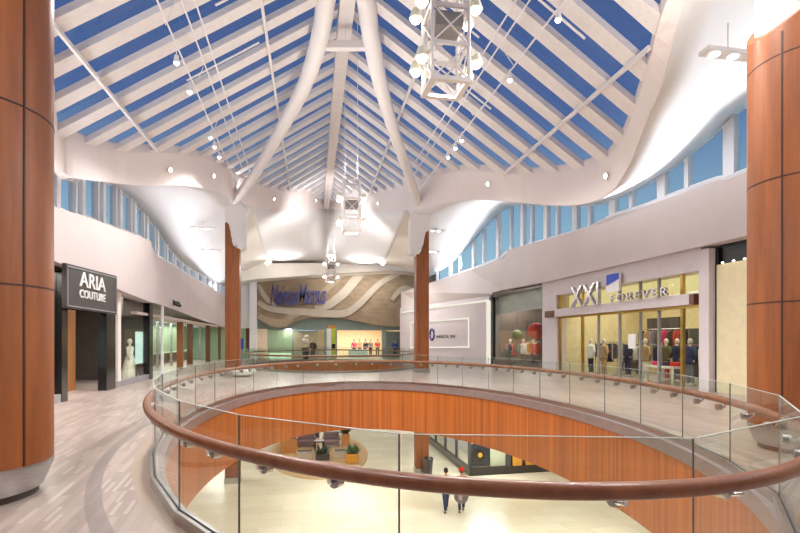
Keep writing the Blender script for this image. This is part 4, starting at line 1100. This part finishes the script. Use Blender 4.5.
# ------------------------------------------------------------------ LOWER LEVEL
ZL = -5.26
lo = MB(); lo.lathe([(1, 0), (1, .025)], (0, 0, 0), 64)
ov = MB().add([V(1.0 + v.x * 3.0, 31.6 + v.y * 6.4, ZL + v.z) for v in lo.v], lo.f)
tag(ov.build('oak_platform', 'oak'), 'oval oak floor platform under the seating group on the lower level', 'platform')
def lz(px, py): return at_z(px, py, ZL + .03)
def sofa(px, py, w, label, rz=0):
    p = lz(px, py); root = thing('lounge_sofa', p, label, 'sofa', 'mauve sofas on the lower level', rz)
    m = MB(); m.box((-w / 2, -.4, .1), (w / 2, .4, .42)); m.build('seat', 'sofa', root, local=True, bevel=.04)
    m = MB(); m.box((-w / 2, .28, .42), (w / 2, .45, .88)); m.build('backrest', 'sofa', root, local=True, bevel=.05)
    for sx in (-1, 1):
        m = MB(); m.box((sx * w / 2 - .07, -.4, .42), (sx * w / 2 + .07, .4, .62)); m.build('armrest', 'sofa', root, local=True, bevel=.03)
        for sy in (-1, 1): m = MB(); m.box((sx * (w / 2 - .1) - .03, sy * .33 - .03, 0), (sx * (w / 2 - .1) + .03, sy * .33 + .03, .1)); m.build('leg', 'black', root, local=True)
sofa(306, 446, 1.1, 'left mauve sofa on the oval oak platform')
sofa(331.5, 446, 1.0, 'right mauve sofa on the oval oak platform')
p = lz(319, 449.5); root = thing('coffee_table', p, 'dark coffee table between the two mauve sofas', 'table')
m = MB(); m.box((-.3, -.35, .5), (.3, .35, .58)); m.build('tabletop', 'darkwood', root, local=True)
for sx in (-1, 1):
    for sy in (-1, 1): m = MB(); m.box((sx * .25 - .04, sy * .33 - .04, 0), (sx * .25 + .04, sy * .33 + .04, .5)); m.build('leg', 'black', root, local=True)
def block(px, py, w, d, h, mname, name, label, cat, plant=None):
    p = lz(px, py); root = thing(name, p, label, cat)
    m = MB(); m.box((-w / 2, -d / 2, 0), (w / 2, d / 2, h)); m.build('box', mname, root, local=True, bevel=.02)
    m = MB(); m.box((-w / 2 + .06, -d / 2 + .06, h), (w / 2 - .06, d / 2 - .06, h + .02)); m.build('soil' if plant else 'lid', 'grime', root, local=True)
    if plant:
        m = MB()
        for k in range(70):
            a_ = random.random() * 6.28; el = .3 + random.random() * 1.2; L = .3 + .35 * random.random()
            q = V((random.random() - .5) * w * .7, (random.random() - .5) * d * .7, h); e = q + V(cos(a_) * cos(el), sin(a_) * cos(el), sin(el)) * L
            sd = V(-sin(a_), cos(a_), 0) * .05; md = q.lerp(e, .55)
            m.add([q, md + sd, e, md - sd, md + V(0, 0, .02)], [(0, 1, 4), (1, 2, 4), (2, 3, 4), (3, 0, 4)])
        m.build('foliage', plant, root, local=True)
block(289, 451, 1.0, 1.2, .85, 'orange', 'wooden_counter', 'honey wood box counter at the left end of the oval platform', 'counter')
block(345.5, 444.5, .5, .6, .75, 'orange', 'planter_box', 'honey wood planter behind the right mauve sofa', 'planter', 'leaf2')
block(352, 462, .7, .6, .5, 'amber', 'planter_box', 'orange planter with green plant at the right edge of the oval platform', 'planter', 'leaf')
block(322.5, 459.5, .8, .6, .35, 'bin', 'planter_box', 'dark low planter with leafy plant at the middle of the seating group', 'planter', 'leaf2')
block(305, 458, 1.0, .6, .42, 'bench', 'upholstered_bench', 'pale upholstered bench left of the dark low planter', 'bench')
block(340, 457.5, .75, .6, .42, 'bench', 'upholstered_bench', 'pale upholstered bench right of the dark low planter', 'bench')
block(316.5, 437, .4, .4, .5, 'bin', 'planter_box', 'small dark planter behind the coffee table', 'planter', 'leaf2')
# litter bin
p = at_z(428, 475, ZL); root = thing('litter_bin', p, 'dark tapered litter bin beside the right slender column on the lower floor', 'bin')
m = MB(); m.lathe([(.2, 0), (.27, .8), (.3, .84), (.3, .88)], (0, 0, 0), 20); m.build('body', 'bin', root, local=True, smooth=True)
m = MB(); m.lathe([(.22, .88), (.18, .93)], (0, 0, 0), 20); m.build('lid', 'black', root, local=True, smooth=True)
# lower corner shop
CX, CY = 8.4, 24.6
ls = thing('corner_shop', (CX, CY, ZL), 'glazed corner shop with dark base and poster on the lower floor', 'shopfront')
zb0 = ZL
m = MB(); m.box((CX, CY, zb0), (CX + .2, CY + 9, zb0 + .4)); m.box((CX, CY - .2, zb0), (CX + 5, CY, zb0 + .4)); m.build('base', 'black', ls)
m = MB(); m.box((CX + .05, CY, zb0 + .4), (CX + .07, CY + 9, zb0 + 3.4)); m.build('shop_glass', 'shopglass', ls)
m = MB(); m.box((CX + .07, CY - .1, zb0 + .4), (CX + 2.05, CY - .08, zb0 + 3.4)); m.build('shop_glass', 'shopglass', ls)
for yv in (0, 2.2, 4.4, 6.6, 8.9):
    m = MB(); m.box((CX, CY + yv - .06, zb0 + .4), (CX + .14, CY + yv + .06, zb0 + 3.4)); m.build('mullion', 'bin', ls)
m = MB(); m.box((CX + 2.05, CY - .2, zb0 + .4), (CX + 2.25, CY, zb0 + 3.4)); m.build('mullion', 'bin', ls)
m = MB(); m.box((CX + 1.2, CY + .02, zb0 + .4), (CX + 2.05, CY + .1, zb0 + 3.2)); m.build('pale_panel', 'paper', ls)
m = MB(); m.box((CX + .12, CY - .05, zb0 + .42), (CX + 1.18, CY + .02, zb0 + 1.6)); po = m.build('poster', 'poster', ls)
m = MB(); m.disc(V(CX + .5, CY - .05, zb0 + .98), (0, -1, 0), .36, .02, 24); m.build('round_motif', 'black', po)
m = MB(); m.disc(V(CX + .62, CY - .075, zb0 + 1.02), (0, -1, 0), .12, .02, 16); m.build('bright_spot', 'amber', po)
for xx in (2.4, 3.15, 3.9):
    m = MB(); m.box((CX + xx, CY - .15, zb0 + .4), (CX + xx + .5, CY, zb0 + 2.6)); m.build('amber_panel', 'amber', ls)
m = MB(); m.box((CX + 2.25, CY - .02, zb0 + .4), (CX + 5, CY + .1, zb0 + 3.4)); m.build('dark_panel', 'black', ls)
m = MB(); m.box((CX + 1.5, CY + .4, zb0), (CX + 1.6, CY + 9, zb0 + 3.4)); m.build('inner_wall', 'white', ls)
struct(MB().box((-8, -7, ZL), (-7.8, 60, -1.7)), 'wall_lower_left', 'cream', local=True)
struct(MB().box((13.5, -7, ZL), (13.7, 60, -1.7)), 'wall_lower_right', 'cream', local=True)
struct(MB().box((-8, 52, ZL), (13.7, 52.2, -1.7)), 'wall_lower_back', 'cream', local=True)

# ------------------------------------------------------------------ LIGHT
def light(kind, loc, power, col=(1, .93, .85), size=.1, rot=None, sy=None, spot=None):
    l = bpy.data.lights.new('lamp_light', kind); l.energy = power; l.color = col
    if kind == 'AREA':
        l.shape = 'RECTANGLE' if sy else 'DISK'; l.size = size
        if sy: l.size_y = sy
    else: l.shadow_soft_size = size
    if spot: l.spot_size = spot; l.spot_blend = .6
    o = bpy.data.objects.new('lamp_light', l); COL.objects.link(o); o.location = loc
    if rot: o.rotation_euler = rot
    return o
K = .42
def aim(d): return Vector(d).to_track_quat('-Z', 'Y').to_euler()
WARM = (1, .93, .86); NEUT = (1, .965, .94); COOL = (.90, .94, 1)
for p, e_ in zip(CH, (1000, 2300, 2600)): light('SPOT', (p[0], p[1], p[2] - .1), e_ * K, NEUT, .3, (0, 0, 0), spot=2.9)
for x, ys in ((-3.0, (2.5, 6.5, 11, 16, 20)), (5.3, (3, 7, 10, 14, 19))):
    for y in ys: light('SPOT', (x, y, 8.35), 1700 * K, NEUT, .25, (0, 0, 0), spot=2.5)
# cove lights lying along the tops of the bulkheads, shining up into the vaults
def cove(x, y, z, ln, power, d):
    # strip lies along Y
    o = bpy.data.lights.new('cove_strip', 'AREA'); o.shape = 'RECTANGLE'; o.size = .5; o.size_y = ln; o.energy = power; o.color = COOL; o.spread = 2.4
    ob = bpy.data.objects.new('cove_strip', o); COL.objects.link(ob); ob.location = (x, y, z)
    zx_ = -Vector(d).normalized(); yy = Vector((0, 1, 0)); xx = yy.cross(zx_).normalized()
    ob.rotation_euler = Matrix((xx, yy, zx_)).transposed().to_euler()
cove(-6.5, 9, 5.4, 22, 480 * K, (1, 0, .6)); cove(-6.8, 32, 5.75, 22, 620 * K, (1, 0, .55))
cove(13.2, 8, 7.35, 28, 950 * K, (-1, 0, .4)); cove(12.8, 34, 7.75, 20, 800 * K, (-1, 0, .45))
for x, dx in ((-1.75, .25), (5.4, -.25)): light('SPOT', (x, 43.2, 7.6), 900 * K, NEUT, .5, aim((dx, -1, .5)), spot=2.5)
# upward spots added over the two farther chandeliers to brighten recess and roof
light('SPOT', (1.68, 29.8, 6.95), 1900 * K, NEUT, .3, aim((0, 1, .22)), spot=2.6)
light('SPOT', (1.55, 16, 6.95), 500 * K, NEUT, .3, aim((0, 0, 1)), spot=2.8)
# spots added at the column capitals to brighten the ceiling band and rafters
for x, y, z, d in ((-3.1, 25.2, 8.75, (.55, -.6, .55)), (6.0, 25.2, 8.75, (-.55, -.6, .55)), (-2.8, 7.0, 6.9, (.5, .45, .6)), (6.8, 6.8, 6.9, (-.5, .45, .6))):
    light('SPOT', (x, y, z), (900 if y > 20 else 420) * K, NEUT, .3, aim(d), spot=2.6)
# shops
light('AREA', (XR + 2.2, (yp0 + yq1) / 2, 4.0), 480 * K, (1, .92, .76), 3, (0, 0, 0), 9)
light('AREA', (XR + 1.6, 31.5, 4.6), 1000 * K, (1, .94, .85), 2, (0, 0, 0), 5)
light('AREA', (X_B - .55, Y_B, 3.35), 160 * K, NEUT, .7, (0, 0, 0), 3.5)
light('AREA', (-7.6, 14.5, 3.6), 900 * K, WARM, 1.5, (0, 0, 0), 9)
light('AREA', (-8.9, 34, 2.8), 1200 * K, (.97, 1, .9), 1.0, (0, 0, 0), 20)
light('AREA', (5.5, 50.5, 3.1), 900 * K, (1, .92, .8), 5, (0, 0, 0), 6)
light('AREA', (2.5, 44.6, 7.4), 420 * K, NEUT, 11, aim((0, .8, -1)), .4)  # added fill that brightens the store relief
for y in (37.0, 40.5): light('SPOT', (7.6, y, 5.6), 500 * K, NEUT, .15, aim((.8, .35, -.45)), spot=2.0)  # mid-air spots added to brighten the pale shop wall
light('AREA', (-1.2, YN + .75, 2.75), 130 * K, NEUT, .5, (0, 0, 0), 3)
# lower level ceiling lamps
for x in (-6, 9.3):
    for y in (6, 16, 26, 38): light('AREA', (x, y, -1.8), 230 * K, NEUT, 1.6)
for y in (-3, 22.4, 46): light('AREA', (2, y, -1.8), 350 * K, NEUT, 2.0)
light('AREA', (CX + 1.0, CY - 1.2, -1.9), 300 * K, NEUT, .8)  # area light added in front of the corner shop to lift its poster
# ------------------------------------------------------------------ WORLD: dusk sky
w = bpy.data.worlds.new('dusk'); sc.world = w; w.use_nodes = True
nt = w.node_tree; nt.nodes.clear()
o = nt.nodes.new('ShaderNodeOutputWorld'); bg = nt.nodes.new('ShaderNodeBackground')
tc = nt.nodes.new('ShaderNodeTexCoord'); sp = nt.nodes.new('ShaderNodeSeparateXYZ'); cr = nt.nodes.new('ShaderNodeValToRGB')
cr.color_ramp.elements[0].position = .12; cr.color_ramp.elements[0].color = srgb(178, 216, 232)
cr.color_ramp.elements[1].position = .75; cr.color_ramp.elements[1].color = srgb(62, 88, 140)
e = cr.color_ramp.elements.new(.4); e.color = srgb(86, 116, 168)
nt.links.new(tc.outputs['Generated'], sp.inputs[0]); nt.links.new(sp.outputs[2], cr.inputs[0]); nt.links.new(cr.outputs[0], bg.inputs[0])
bg.inputs[1].default_value = .6; nt.links.new(bg.outputs[0], o.inputs[0])

# ------------------------------------------------------------------ CAMERA
cam = bpy.data.cameras.new('camera'); co = bpy.data.objects.new('camera', cam); COL.objects.link(co)
co.location = (0, 0, H); co.rotation_euler = (pi / 2, 0, -TH)
cam.sensor_width = 36; cam.lens = F / 800 * 36; cam.shift_y = (YH - 266.5) / 800; cam.clip_end = 300
sc.camera = co
sc.view_settings.view_transform = 'Standard'; sc.view_settings.look = 'None'; sc.view_settings.gamma = 1
sc.view_settings.use_curve_mapping = False
sc.view_settings.exposure = .52
